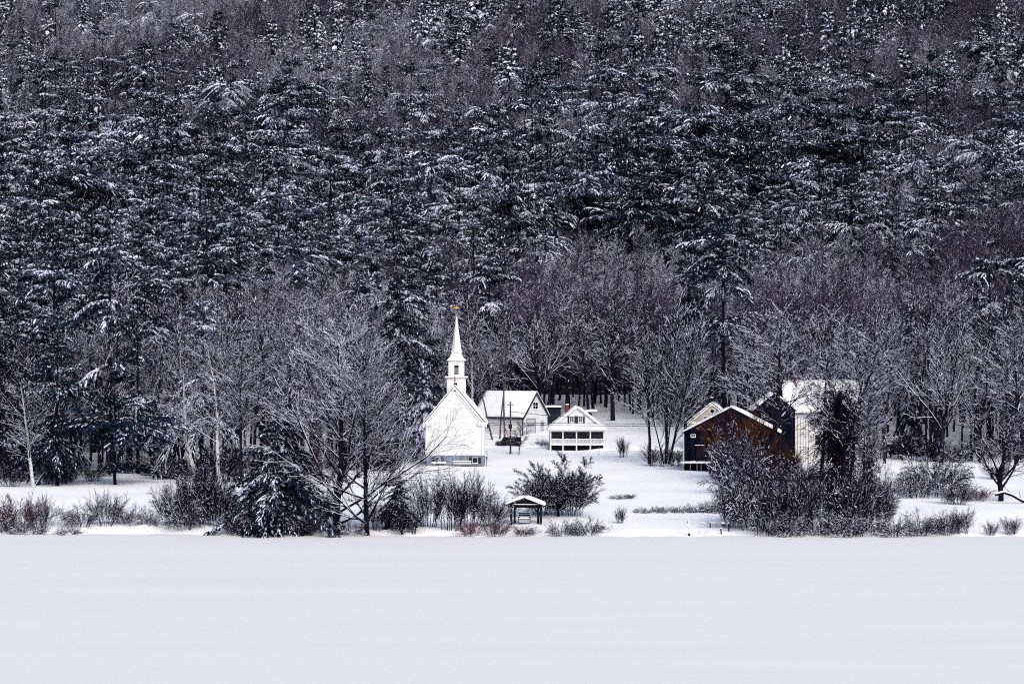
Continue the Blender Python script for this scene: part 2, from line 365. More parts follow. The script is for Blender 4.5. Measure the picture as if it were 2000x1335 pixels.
def multi_stem(seed, H=22, W=12, n=8, snow=.8, r0=.13, n1=16, n2=8, n3=5, out=(.05, .42), dome=False):
    r = np.random.default_rng(seed)
    a = r.uniform(0, 2 * PI, n); q = np.sqrt(r.random(n)) * W * .06
    P = np.stack([np.cos(a) * q, np.sin(a) * q, np.full(n, -.3)], -1)
    o = np.linspace(*out, n) * (W / H) * 2
    D = unit(np.stack([np.cos(a) * o, np.sin(a) * o, np.ones(n)], -1))
    spec = [dict(k=8, jit=.045, trop=.02 if not dome else -.02, taper=.2),
            dict(n=n1, ratio=.34, t0=.15, ang=(18, 46), k=5, jit=.07, trop=.04, fall=.45, rr=.45, rmin=.03, taper=.3),
            dict(n=n2, ratio=.52, t0=.12, ang=(15, 42), k=3, jit=.09, trop=.04, rr=.55, rmin=.019, taper=.5),
            dict(n=n3, ratio=.5, t0=.1, ang=(15, 42), k=2, jit=.10, trop=.04, rr=.7, rmin=.013, taper=.6)]
    L = (r.uniform(.85, 1.0, n) if not dome else 1 - .35 * np.linspace(0, 1, n) ** 2) * H * .88
    return skin(r, grow(r, P, D, L, np.full(n, r0), spec), snow, (.02, .06))

def conifer(seed, H=20.0, R=3.6, z0=.12, style='spruce', nb=110, step=.42, sl=.75, sw=.26, snow=.5, tufts=3, droop=.25, irr=.25, wood=True, lump=.2, frost=.35, flat=.36, seg=3, sag=.35, tmin=.12, soft=.35):
    """trunk, and a crown of flat boughs: every bough carries needle tufts and, in patches, snow lying on it"""
    r = np.random.default_rng(seed)
    tr, cr = MB(), MB()
    k = 8; zz = np.linspace(-.3, H * .985, k + 1); rad = np.linspace(H * .0125, .03, k + 1)
    ax = np.cumsum(r.normal(0, .004 * H, (k + 1, 2)), 0) * .5; ax[0] = 0
    P = np.concatenate([ax, zz[:, None]], 1)
    V, Q = tubes(P[:-1], P[1:], rad[:-1], rad[1:], 6); tr.add(V, Q)
    u = np.sort(r.random(nb) ** .95)
    if style == 'pine':                                       # boughs in tiers, with gaps between them
        tiers = np.sort(r.random(max(6, nb // 9))); u = np.clip(tiers[r.integers(0, len(tiers), nb)] + r.normal(0, .012, nb), 0, 1)
        prof = np.sqrt(np.clip(1 - u, 0, 1)) * (1 - .35 * np.exp(-u * 6)) * .95 + .06
        tl = {t: r.uniform(.62, 1.1) for t in range(400)}
        side = 1 + .35 * np.sin(u * 17 + r.uniform(0, 6))
    else:
        prof = (1 - u) ** .8 * .97 + .03
        side = 1.0
    az = np.arange(nb) * 2.4 + r.normal(0, .4, nb)
    Lb = R * prof * np.clip(r.normal(1 - irr * .4, irr, nb), .3, 1.25) * (side if np.isscalar(side) else np.clip(side + .25 * np.cos(az), .5, 1.4))
    zb = H * (z0 + (1 - z0) * u * .985)
    pitch = np.interp(u, [0, .5, 1], [-.12, .12, .75] if style == 'pine' else [-.30, -.10, .5]) + r.normal(0, .17 if style == 'pine' else .10, nb)
    dr = droop * np.interp(u, [0, 1], [1.2, .5]) * r.uniform(.6, 1.4, nb)
    out = np.stack([np.cos(az), np.sin(az), np.zeros(nb)], -1); lat = np.stack([-np.sin(az), np.cos(az), np.zeros(nb)], -1)
    axb = np.stack([np.interp(zb, zz, P[:, 0]), np.interp(zb, zz, P[:, 1]), zb], -1)
    def at(b, t):
        l = Lb[b] * t
        return axb[b] + out[b] * (l * np.cos(pitch[b]))[:, None] + np.array([0, 0, 1.0]) * (l * np.sin(pitch[b]) - dr[b] * l * t)[:, None]
    if wood:
        b = np.arange(nb)
        for ta, tb in ((0, .4), (.4, .8)):
            V, Q = tubes(at(b, np.full(nb, ta)), at(b, np.full(nb, tb)), .012 + Lb * .009 * (1 - ta), .01 + Lb * .009 * (1 - tb), 3); cr.add(V, Q, m=2)
    # branchlets leave the bough alternately to both sides and droop; needle blades and snow follow them
    ns = np.maximum(4, (Lb / step).astype(int))
    b = np.repeat(np.arange(nb), ns); n = len(b)
    k0 = np.arange(n) - np.repeat(np.cumsum(ns) - ns, ns)
    t = np.clip((k0 + r.random(n)) / ns[b], .0, 1) * (1 - tmin) + tmin
    sg = np.where(k0 % 3 == 2, 0.0, np.where(k0 % 3 == 0, -1.0, 1.0)) * r.uniform(.7, 1.2, n)
    T = unit(at(b, np.minimum(t + .06, 1.08)) - at(b, t - .03))
    d0 = unit(T + lat[b] * (sg * .85)[:, None] + r.normal(0, .12, (n, 3)) + np.array([0, 0, .10]))
    lb = np.maximum(Lb[b] * flat * (1.15 - .75 * t), .35) * r.uniform(.6, 1.25, n)
    S = at(b, t)
    load = np.clip(snow * r.uniform(0, 1, nb) ** 1.2 * 2.2, 0, .98)[b] * r.uniform(.45, 1.35, n) * np.interp(u[b], [0, .6, 1], [.55, 1.1, 1.3])
    hoar = np.clip(frost * r.uniform(.2, 1.8, nb), 0, 1)[b] * r.uniform(.5, 1.4, n)
    m3 = seg; C = []; Dv = []
    for q in range(m3):
        f0, f1 = q / m3, (q + 1) / m3
        A = S + d0 * (lb * f0)[:, None] - np.array([0, 0, 1.0]) * (sag * lb * f0 * f0)[:, None]
        B = S + d0 * (lb * f1)[:, None] - np.array([0, 0, 1.0]) * (sag * lb * f1 * f1)[:, None]
        C.append((A + B) / 2); Dv.append(B - A)
    c = np.concatenate(C); Dv = np.concatenate(Dv); l = np.linalg.norm(Dv, axis=1); d = unit(Dv)
    thinly = np.tile(r.random(n) < np.clip(soft * 2 * r.random(nb), 0, 1)[b], m3)
    load, hoar = np.tile(load, m3), np.tile(hoar, m3); n = len(c)
    s = unit(np.cross(d, np.array([0, 0, 1.0])) + 1e-6); up = np.cross(s, d)
    w = sw * r.uniform(.7, 1.3, n)
    for q in range(tufts):
        fan = unit(d + s * (r.normal(0, .55, n))[:, None] + up * (r.normal(-.15, .38, n))[:, None])
        ro = r.uniform(-1.3, 1.3, n); sd = s * np.cos(ro)[:, None] + up * np.sin(ro)[:, None]
        A = c + d * (l * r.uniform(-.5, .35, n))[:, None]; ln = (sl * r.uniform(.6, 1.2, n))[:, None]
        tip = A + fan * ln; mid = A + fan * ln * .5
        V = np.stack([A, mid - sd * (w * .5)[:, None], tip, mid + sd * (w * .5)[:, None]], 1).reshape(-1, 3)
        cr.add(V, np.arange(4 * n).reshape(-1, 4), m=np.where(r.random(n) < hoar * (1.0 if q == 0 else .5), 3, 0))
    kp = r.random(n) < load
    c, d, s, l = c[kp], d[kp], s[kp], l[kp]; m = len(c)
    if m:
        z = np.array([0, 0, 1.0]); w = lump * r.uniform(.6, 1.35, m)
        hh = (w * .55)[:, None]; ww = (w * .5)[:, None]; ll = (l * .56)[:, None]
        tp = c + z * (.03 + hh)
        V = np.stack([tp - d * ll, tp + d * ll - z * hh * .3, c - d * ll * 1.05 - s * ww - z * hh * .5, c + d * ll - s * ww * .8 - z * hh * .7, c - d * ll * 1.05 + s * ww - z * hh * .5, c + d * ll + s * ww * .8 - z * hh * .7], 1).reshape(-1, 3)
        i = (np.arange(m) * 6)[:, None]
        cr.add(V, np.concatenate([i + np.array([[0, 2, 3, 1]]), i + np.array([[0, 1, 5, 4]])]), m=np.tile(np.where(thinly[kp], 4, 1), 2))
    return tr, cr

# ------------------------------------------------------------------ tree stock: mesh data shared by the copies
STOCK = {}
def size_of(mes):
    co = np.concatenate([np.array([v for v in np.empty(0)]).reshape(-1, 3)] + [(lambda a: (m.vertices.foreach_get('co', a), a.reshape(-1, 3))[1])(np.empty(len(m.vertices) * 3, np.float32)) for m in mes])
    lo, hi = np.percentile(co, 1, axis=0), np.percentile(co, 99, axis=0)
    return float(co[:, 2].max()), float(max(hi[0] - lo[0], hi[1] - lo[1]))
def stock(key, builder, tmat, cmats, parts=True):
    """parts: a trunk mesh and a crown mesh; otherwise one mesh"""
    if isinstance(builder, MB):
        me = [builder.mesh(key, cmats)]
    else:
        tr, cr = builder
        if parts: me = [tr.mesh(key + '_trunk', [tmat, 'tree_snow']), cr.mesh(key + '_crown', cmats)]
        else:
            k = cr.n
            cr.V += tr.V; cr.Q += [(q + k, m * 0 + len(cmats)) for q, m in tr.Q]; cr.n += tr.n
            me = [cr.mesh(key, list(cmats) + [tmat])]
    STOCK[key] = (me, *size_of(me))

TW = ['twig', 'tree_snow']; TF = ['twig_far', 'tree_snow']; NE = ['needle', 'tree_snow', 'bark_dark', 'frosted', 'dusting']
for i in range(3): stock(f'maple{i}', bare_maple(100 + i, snow=.75), 'bark_dark', TW)
for i in range(2): stock(f'shore{i}', bare_tall(105 + i, H=24, snow=1.1, t0=.05, nb=34, lean=.05, width=.54, trunk=.018, ang=(32, 72), nc=(9, 6)), 'bark_dark', TW)
for i in range(2): stock(f'maple_snowy{i}', bare_maple(110 + i, snow=1.3, low=.3, spread=(22, 50)), 'bark', TW)
for i in range(4): stock(f'tall{i}', bare_tall(120 + i, snow=.8), 'bark', TW)
for i in range(2): stock(f'birch{i}', bare_tall(130 + i, snow=.9, t0=.25, nb=20, lean=.10), 'birch', TW)
stock('young0', bare_tall(140, H=8, snow=.5, t0=.2, nb=20, width=.4, near=False), 'bark', TW)
stock('slim0', bare_tall(141, trunk=.0075, snow=.6, t0=.5, nb=16, lean=.07, width=.2), 'bark_pale', TW)
stock('slim1', bare_tall(142, trunk=.0075, snow=.6, t0=.45, nb=16, lean=.05, width=.22), 'bark_pale', TW)
stock('apple0', bare_maple(158, H=8, snow=.6, low=.1, spread=(20, 88), dense=1.9, nl=20), 'bark_dark', TW)
for i in range(2): stock(f'clump{i}', multi_stem(156 + i, H=23, W=12, n=[8, 6][i], snow=[.95, 1.1][i]), 'bark', TW)
stock('spruce0', conifer(160, H=10.5, R=6.0, z0=.02, nb=165, step=.18, sl=.42, sw=.10, snow=.34, tufts=5, droop=.46, irr=.45, lump=.115, frost=.40, flat=.30, seg=4), 'bark_dark', NE)
stock('spruce1', conifer(161, H=14, R=3.4, z0=.04, nb=170, step=.18, sl=.40, sw=.10, snow=.42, tufts=5, droop=.34, irr=.22, lump=.16), 'bark_dark', NE)
stock('spruce2', conifer(162, H=14, R=3.6, z0=.04, nb=140, step=.22, sl=.45, sw=.13, snow=.75, tufts=4, droop=.60, irr=.25, lump=.30, sag=.6), 'bark_dark', NE)
stock('pine0', conifer(170, H=17, R=7.5, z0=.14, style='pine', nb=100, step=.17, sl=.40, sw=.09, snow=.14, tufts=7, droop=.22, irr=.35, frost=.12, seg=4, lump=.14), 'bark_dark', NE)
stock('pine1', conifer(171, H=26, R=5.6, z0=.08, style='pine', nb=130, step=.17, sl=.42, sw=.10, snow=.20, tufts=6, droop=.36, irr=.35, frost=.22, seg=4, lump=.14), 'bark_dark', NE)
stock('pine2', conifer(172, H=27, R=6.2, z0=.44, style='pine', nb=105, step=.17, sl=.42, sw=.10, snow=.40, tufts=6, droop=.60, irr=.34, frost=.30, seg=4, lump=.13), 'bark_dark', NE)
stock('bush0', shrub(180, 5, 5.5, n=30, arch=.02, snow=.50, n2=9, n3=5, n4=3), None, TW)
stock('bush1', shrub(181, 4, 5.0, n=34, arch=.16, snow=.95, n2=10, n3=5, n4=3), None, TW)
stock('bush2', shrub(182, 2.6, 4.2, n=40, arch=.20, snow=.95, n2=8, n3=5, r0=.02), None, TW)
stock('bush3', shrub(183, 5, 3.2, n=20, arch=.0, snow=.45, n2=9, n3=5, n4=3, out=(.02, .5)), None, TW)
stock('bush4', shrub(184, 5.5, 6.5, n=38, arch=.09, snow=.80, n2=10, n3=6, n4=3), None, TW)
stock('redbush0', shrub(185, 3, 3.6, n=36, arch=.05, snow=.45, n2=8, n3=5, r0=.02), None, ['twig_red', 'tree_snow'])
stock('willow0', shrub(186, 9, 8, n=36, arch=.02, snow=.14, n2=12, n3=6, n4=2, r0=.06, out=(.1, .7)), None, ['twig_orange', 'tree_snow'])
for i in range(6): stock(f'pine_mid{i}', conifer(200 + i, H=25, R=[6.2, 7.0, 5.8, 6.6, 7.4, 6.4][i], z0=[.2, .3, .35, .25, .15, .2][i], style='pine', nb=[84, 92, 76, 84, 92, 88][i], step=.24, sl=.50, sw=.12, snow=[.38, .14, .52, .30, .74, .24][i], tufts=5, droop=[.40, .3, .55, .45, .6, .35][i], irr=.35, frost=[.55, .18, .6, .4, .8, .7][i], lump=.185, sag=.5, soft=[.5, .6, .6, .75, .45, .7][i]), 'bark_dark', NE, False)
for i in range(3): stock(f'spruce_mid{i}', conifer(210 + i, H=18, R=[4.2, 3.8, 4.8][i], z0=.05, nb=100, step=.28, sl=.50, sw=.15, snow=[.5, .3, .9][i], tufts=5, droop=.48, irr=.26, lump=.24), 'bark_dark', NE, False)
for i in range(5): stock(f'bare_mid{i}', bare_tall(220 + i, H=20, near=False, nc=(6, 5), snow=[1.0, 1.2, .8, 1.4, 1.0][i], rmin=.017, nb=20, t0=[.3, .45, .35, .25, .5][i], lean=.05, width=[.3, .26, .34, .32, .24][i], fines=[.04, .15, .02, .25, .08][i]), 'bark', ['twig', 'tree_snow'])
for i in range(6): stock(f'pine_far{i}', conifer(230 + i, H=22, R=[6.0, 6.8, 5.4, 6.4, 7.0, 6.2][i], z0=.15, style='pine', nb=[62, 70, 58, 66, 70, 66][i], step=.34, sl=.60, sw=.16, snow=[.38, .14, .52, .30, .74, .24][i], tufts=4, droop=[.40, .3, .55, .45, .6, .35][i], irr=.36, wood=False, frost=[.55, .18, .65, .4, .85, .75][i], lump=.22, seg=3, sag=.5, soft=[.5, .6, .6, .75, .45, .7][i]), 'bark_dark', NE, False)
for i in range(4): stock(f'spruce_far{i}', conifer(240 + i, H=16, R=[4.4, 3.9, 5.0, 4.6][i], z0=.05, nb=66, step=.40, sl=.7, sw=.22, snow=[.65, .4, 1.1, .8][i], tufts=4, droop=.5, irr=.32, wood=False, lump=.42, seg=2), 'bark_dark', NE, False)
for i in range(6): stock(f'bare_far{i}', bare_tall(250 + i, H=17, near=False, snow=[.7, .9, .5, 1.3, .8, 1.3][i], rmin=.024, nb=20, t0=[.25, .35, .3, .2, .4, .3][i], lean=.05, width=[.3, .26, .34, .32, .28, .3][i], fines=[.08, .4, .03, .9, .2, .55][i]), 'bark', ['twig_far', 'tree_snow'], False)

N_KIND = {}
def plant(key, name, x, y, z, height, width, rotz, label, cat='tree', group=None, lean=(0, 0)):
    me, h, w = STOCK[key]
    s = height / h; sx = s if width is None else width / w
    N_KIND[name] = N_KIND.get(name, 0) + 1
    if len(me) == 1:
        o = link(name, me[0]); tag(o, label, cat, group)
    else:
        o = thing(name, (0, 0, 0), label, cat, group=group)
        link('trunk', me[0], o); link('crown', me[1], o)
    o.rotation_mode = 'ZYX'; o.location = (x, y, z); o.rotation_euler = (lean[0], lean[1], rotz); o.scale = (sx, sx, s)
    return o
def hero(key, name, px, base, top, wpx, label, d=None, cat='tree', group=None, lean=(0, 0), rot=None):
    """a tree or bush at its real depth: where its foot meets the ground as seen, or at d metres"""
    if d is None: d = depth_of(px, base)
    x = X(px, d); z = g(x, d)
    hgt = Zof(top, d) - z; wid = wpx / F * d if wpx else None
    return plant(key, name, x, d, z - .03, hgt, wid, random.uniform(0, 6.28) if rot is None else rot, label, cat, group, lean)
# ------------------------------------------------------------------ trees and bushes one can tell apart, left to right and front to back
BT, PT, ST, SH = 'bare_tree', 'pine_tree', 'spruce_tree', 'shrub'
h = hero
# on the ice edge
h('shore0', BT, 655, 1046, 575, 340, 'biggest bare maple at the ice edge with a thick black trunk and fanning limbs', rot=.4)
h('shore1', BT, 717, 1046, 630, 260, 'second big bare maple at the ice edge, right beside the biggest one', rot=2.0)
h('spruce0', ST, 548, 1036, 812, 250, 'broad dark spruce bowed with snow, left of the biggest shore maple', rot=1)
h('spruce0', ST, 505, 1036, 890, 130, 'lower dark spruce leaning out left of the broad one on the shore', rot=4)
h('spruce0', ST, 778, 1030, 925, 88, 'small dark spruce right of the two big shore maples', rot=3)
for px, base, top, w, key, lab in [
    (838, 1028, 905, 95, 'bush0', 'tall bare thicket shrub under the left corner of the church'),
    (880, 1034, 912, 90, 'bush3', 'tall upright shrub straight below the church foundation'),
    (918, 1026, 908, 100, 'bush0', 'tall bare shrub below the right corner of the church'),
    (960, 1028, 950, 90, 'bush4', 'leaning bare shrub between the church thicket and the swing shelter'),
    (800, 1042, 985, 70, 'bush3', 'thin shrub at the ice edge in front of the small dark spruce'),
    (1110, 1006, 905, 120, 'bush4', 'dense undergrowth shrub beneath the round apple tree'),
    (1060, 1004, 920, 110, 'bush4', 'bare shrub behind the swing shelter roof'),
    (968, 1046, 1006, 72, 'redbush0', 'low reddish shrub left of the swing shelter'),
    (920, 1046, 1010, 60, 'redbush0', 'low reddish shrub on the bank below the church thicket'),
    (1024, 1047, 1022, 60, 'redbush0', 'low twiggy shrub right in front of the shelter swing'),
    (1096, 1045, 1006, 66, 'bush2', 'low rounded shrub at the ice edge right of the swing shelter'),
    (1148, 1043, 1002, 76, 'bush1', 'spreading low shrub at the ice edge below the apple tree'),
    (1212, 1022, 985, 26, 'bush3', 'lone thin sapling shrub on open snow right of the apple tree'),
    (1203, 974, 962, 34, 'bush2', 'tiny dark shrub clump alone in the middle of the white field'),
    (1226, 974, 962, 30, 'bush3', 'tiny pale grass-like shrub beside the dark clump in the field'),
    (34, 1036, 950, 105, 'redbush0', 'tall dark bramble shrub in the lower left corner of the bank'),
    (78, 1034, 960, 80, 'bush0', 'spiky dark shrub second from the left corner of the bank'),
    (8, 1040, 985, 60, 'bush2', 'low dark shrub cut by the left photo edge on the bank'),
    (60, 1044, 1018, 80, 'bush2', 'low snowy bramble at the ice edge in the left corner'),
    (135, 1044, 1024, 60, 'bush2', 'small sprawling bramble at the ice edge left of the snow bank'),
    (160, 1026, 972, 90, 'bush1', 'rounded dark shrub at the left end of the field hedge'),
    (208, 1026, 950, 90, 'bush0', 'upright bare shrub in the middle of the left field hedge'),
    (255, 1024, 975, 70, 'bush1', 'low dark shrub at the right end of the left field hedge'),
    (292, 1024, 985, 50, 'bush2', 'low snowy bramble just right of the left field hedge'),
    (335, 1024, 925, 90, 'bush4', 'leftmost tall shrub of the thicket left of the bowed spruce'),
    (405, 1016, 880, 120, 'bush4', 'grey arching shrub at the back of the thicket left of the bowed spruce'),
    (360, 1032, 935, 100, 'bush1', 'snowy arching shrub at the front of the thicket left of the bowed spruce'),
    (380, 1022, 890, 110, 'bush0', 'tallest grey shrub of the thicket left of the bowed spruce'),
    (425, 1026, 920, 110, 'bush4', 'arching shrub in the thicket next to the bowed spruce'),
    (462, 1044, 980, 80, 'bush1', 'snowy shrub on the ice edge at the foot of the bowed spruce'),
    (500, 1044, 985, 70, 'bush4', 'dark shrub under the lowest boughs of the bowed spruce'),
    (590, 1044, 1000, 70, 'bush4', 'low shrub between the bowed spruce and the biggest shore maple'),
    (690, 1044, 1005, 60, 'bush2', 'low bramble between the feet of the two big shore maples'),
    (620, 1030, 930, 90, 'bush0', 'bare shrub behind the biggest shore maple trunk'),
    (740, 1034, 960, 70, 'bush3', 'thin shrub behind the second shore maple trunk'),
    # right hand thicket
    (1430, 1030, 915, 80, 'bush4', 'leftmost leaning shrub of the right thicket, beside the black grill'),
    (1470, 1034, 905, 110, 'bush1', 'snow-bowed shrub in the right thicket below the orange willow'),
    (1520, 1038, 910, 110, 'bush4', 'tangled shrub in the right thicket below the dark barn gable'),
    (1565, 1040, 905, 110, 'bush0', 'upright dark shrub in the right thicket left of the vine tree'),
    (1600, 1044, 975, 90, 'bush1', 'low snowy shrub at the ice edge left of the vine tree foot'),
    (1672, 1036, 880, 100, 'bush4', 'dark rounded shrub right of the vine-choked tree'),
    (1715, 1030, 930, 90, 'bush4', 'dark shrub at the right end of the tall right thicket'),
    (1690, 1046, 985, 100, 'bush1', 'snow-covered shrub at the ice edge right of the vine tree foot'),
    (1748, 1046, 1000, 90, 'bush2', 'low snowy mound of brambles at the ice edge right of the thicket'),
    (1800, 1044, 985, 90, 'bush1', 'bowed snowy shrub at the ice edge below the arching bushes'),
    (1850, 1044, 990, 80, 'bush4', 'twiggy shrub at the ice edge, last before open snow on the right'),
    (1882, 1042, 985, 46, 'bush3', 'upright thin shrub at the right end of the ice edge hedge'),
    (1455, 1020, 900, 120, 'bush4', 'dark arching shrub behind the left end of the right thicket'),
    (1540, 1015, 890, 130, 'bush0', 'dark upright shrub behind the middle of the right thicket'),
    (1600, 1012, 900, 120, 'bush4', 'dark shrub behind the vine-choked trunk'),
    (1655, 1018, 905, 120, 'bush0', 'upright twiggy shrub just behind the vine tree foot'),
    (1705, 1008, 890, 110, 'bush4', 'arching dark shrub behind the creeper-footed tree'),
    (1495, 1044, 965, 90, 'bush1', 'snowy arching shrub at the ice edge left in the right thicket'),
    (1535, 1046, 1000, 90, 'bush2', 'sprawling bramble at the ice edge at the left end of the thicket'),
    (1645, 1046, 990, 90, 'bush2', 'snowy bramble right in front of the vine tree foot'),
    (1935, 1044, 1012, 34, 'redbush0', 'small weedy shrub on the right bank below the fallen limb'),
    (1972, 1044, 1004, 40, 'bush3', 'small upright shrub near the right photo edge on the bank'),
    (1828, 968, 845, 140, 'bush1', 'big snow-bowed bush arching over the right field edge'),
    (1790, 972, 900, 110, 'bush1', 'snow-bowed bush left of the biggest arching one'),
    (1870, 985, 930, 90, 'bush4', 'dark tangled bush right of the big arching one'),
    (1905, 978, 945, 80, 'redbush0', 'low dark brush between the arching bush and the leaning trunks'),
    (1440, 962, 850, 140, 'bush1', 'large snowy bush in front of the orange willow'),
    (1500, 960, 870, 130, 'bush4', 'dark bush at the right foot of the orange willow'),
    (1560, 950, 880, 120, 'bush1', 'snowy bush at the left foot of the white farmhouse'),
    (1285, 910, 862, 60, 'bush3', 'thin shrub at the foot of the tall multi-stemmed trees'),
    (1322, 910, 868, 46, 'bush3', 'thin shrub right beside the black barn corner'),
    (1217, 892, 848, 30, 'bush3', 'two-stemmed sapling on the slope right of the porch cottage'),
    (1056, 872, 852, 26, 'bush2', 'little round shrub left of the cottage porch'),
    (1398, 930, 905, 36, 'bush3', 'small bush below the snowy platform of the black barn'),
    (820, 905, 888, 24, 'bush2', 'small snowy shrub at the left church corner'),
    (100, 945, 905, 60, 'bush3', 'thin brush at the forest edge beside the leaning birch'),
    (20, 950, 900, 80, 'bush0', 'grey brush at the forest edge by the left photo edge'),
    (440, 940, 860, 120, 'bush0', 'brush at the forest edge behind the arching thicket'),
    (1945, 935, 900, 60, 'bush3', 'brush at the far edge of the right field'),
]:
    h(key, SH, px, base, top, w, lab, cat='shrub', group='bare shrubs along the shore and field edges')
for i, (px, top) in enumerate([(1252, 987), (1282, 984), (1306, 985), (1334, 982), (1362, 978), (1390, 972), (1412, 962)]):
    h('bush2', SH, px, 1000, top, 40 + i * 3, ['leftmost', 'second', 'third', 'fourth', 'fifth', 'sixth', 'last and tallest'][i] + ' low bramble, counting rightwards along the old wall line in the field', cat='shrub', group='low brambles along the wall line in the field')
h('apple0', BT, 1090, 1008, 876, 178, 'round-crowned dense apple tree behind the swing shelter')
# left forest edge
h('pine0', PT, 225, 946, 728, 225, 'wide spreading black pine low at the left forest edge', rot=.5)
h('pine1', PT, 112, 948, 585, 130, 'tall ragged pine with snow clumps at the left forest edge', rot=2)
h('pine1', PT, 10, 945, 560, 150, 'tall dark pine cut by the left photo edge', d=362)
h('spruce1', ST, 322, 915, 850, 52, 'little snowy spruce under the trees left of the grey thicket', d=362)
h('birch0', BT, 66, 952, 735, 100, 'slender pale birch at the left forest edge', lean=(0, -.06))
h('birch1', BT, 428, 900, 660, 150, 'pale many-limbed birch rising from the left thicket', d=352, lean=(0, .08))
h('birch0', BT, 385, 905, 700, 120, 'pale birch left of the many-limbed one', d=356, lean=(0, -.10))
h('maple_snowy0', BT, 268, 925, 640, 170, 'bare snowy tree rising behind the wide spreading black pine', d=372)
h('tall0', BT, 195, 930, 650, 120, 'slim bare tree left behind the wide spreading black pine', d=380)
h('tall1', BT, 340, 915, 650, 130, 'slim bare tree between the black pine and the birches', d=378)
h('pine1', PT, 60, 930, 640, 120, 'dark pine between the tall ragged pine and the left photo edge', d=385)
h('pine2', PT, 300, 920, 610, 110, 'high-crowned pine above the wide spreading black pine', d=405)
for px, top, w, d, key, lab in [(470, 650, 130, 350, 'tall2', 'tall bare tree left above the bowed spruce'), (520, 620, 150, 362, 'tall0', 'tall bare tree straight above the bowed spruce'),
        (565, 640, 140, 345, 'tall3', 'tall bare tree between the bowed spruce and the biggest maple'), (615, 600, 150, 372, 'tall1', 'fine-twigged tree behind the biggest shore maple'),
        (700, 605, 150, 360, 'tall2', 'fine-twigged tree behind the second shore maple'), (742, 640, 120, 380, 'tall3', 'slim bare tree left of the high-crowned pine by the church'),
        (675, 640, 130, 392, 'tall0', 'slim bare tree deep behind the two shore maples')]:
    h(key, BT, px, 0, top, w, lab, d=d)
# round the church
h('pine2', PT, 774, 914, 545, 105, 'high-crowned pine with a long bare trunk left of the church', rot=1.3)
h('spruce2', ST, 826, 885, 700, 84, 'snow-plastered spruce touching the left side of the church', d=408)
h('spruce2', ST, 792, 905, 850, 40, 'knee-high snowy spruce left of the church foundation', d=396)
h('slim0', BT, 962, 849, 610, 60, 'left of three slim trees in front of the white garage', d=440, lean=(0, -.10))
h('slim1', BT, 976, 849, 575, 66, 'middle of three slim trees in front of the white garage', d=442, lean=(0, -.02))
h('slim0', BT, 986, 842, 560, 66, 'right of three slim trees in front of the white garage', d=445, lean=(0, .03), rot=2)
h('young0', BT, 1013, 888, 822, 62, 'small young tree on the snow below the white garage')
h('slim1', BT, 858, 880, 600, 60, 'thin bare tree left behind the church steeple', d=425, lean=(0, -.03), rot=2)
h('birch1', BT, 925, 800, 560, 110, 'tall slender snowy tree right behind the church steeple', d=455, rot=.3)
h('maple_snowy0', BT, 952, 800, 590, 130, 'arching snowy tree between the steeple and the garage ridge', d=478)
h('maple_snowy1', BT, 1050, 800, 545, 190, 'great snowy tree standing behind the garage gable', d=480, rot=.2)
h('tall0', BT, 1108, 800, 560, 130, 'tall bare tree behind the cottage chimney', d=492)
h('tall2', BT, 1150, 800, 575, 120, 'tall bare tree behind the white cottage gable', d=486)
h('tall3', BT, 1197, 800, 555, 130, 'tall bare tree on the slope right above the porch cottage', d=476)
h('clump0', BT, 1300, 906, 560, 185, 'largest multi-stemmed tree left of the black barn', rot=.8)
h('tall1', BT, 1268, 906, 640, 110, 'slim stem at the left of the trees by the black barn', d=392)
h('tall3', BT, 1342, 906, 630, 110, 'slim stem behind the left corner of the black barn', d=398)
h('pine2', PT, 1413, 810, 415, 145, 'towering lone pine with a long bare trunk above the tan house', d=437, rot=2.2)
h('pine1', PT, 1345, 800, 470, 110, 'tall snowy pine left of the towering lone pine', d=468)
h('tall2', BT, 1452, 850, 590, 130, 'bare tree above the ridge of the black barn', d=425)
# the farm
h('tall0', BT, 1505, 935, 600, 200, 'bare dark tree standing in front of the barn gable', d=358)
h('willow0', SH, 1446, 935, 762, 135, 'large orange-brown willow bush hiding the black barn', cat='shrub', d=356)
h('willow0', SH, 1530, 940, 850, 100, 'lower orange-brown willow bush before the dark gable', cat='shrub', d=352, rot=2)
h('apple0', BT, 1445, 945, 815, 130, 'snow-limbed small tree in front of the orange willow', d=346)
h('clump1', BT, 1600, 830, 555, 200, 'great snowy tree rising behind the farmhouse roof', d=428, rot=2)
h('maple_snowy1', BT, 1510, 830, 575, 160, 'snowy tree rising behind the dark gable', d=432, rot=1)
h('tall2', BT, 1693, 890, 610, 120, 'slender snowy tree at the right corner of the farmhouse', d=402)
h('tall1', BT, 1728, 895, 640, 100, 'slender bare tree right of the farmhouse beside the picnic table', d=394)
h('spruce1', ST, 1778, 852, 590, 66, 'narrow spire-like snowy spruce right of the farmhouse', d=418)
h('maple_snowy1', BT, 1838, 935, 600, 200, 'snow-lined spreading tree right of the spire-like spruce', d=392, rot=.5)
h('maple_snowy0', BT, 1915, 940, 590, 200, 'snow-lined spreading tree second from the right edge of the photo', d=396, rot=4)
h('tall3', BT, 1985, 940, 620, 130, 'tall bare tree at the right edge of the photo', d=388)
h('maple0', BT, 1955, 978, 770, 170, 'low-forked tree with leaning trunks near the right photo edge', rot=2.5)
h('tall0', BT, 1690, 985, 800, 90, 'short vine-hung tree right of the vine-choked one', d=322)

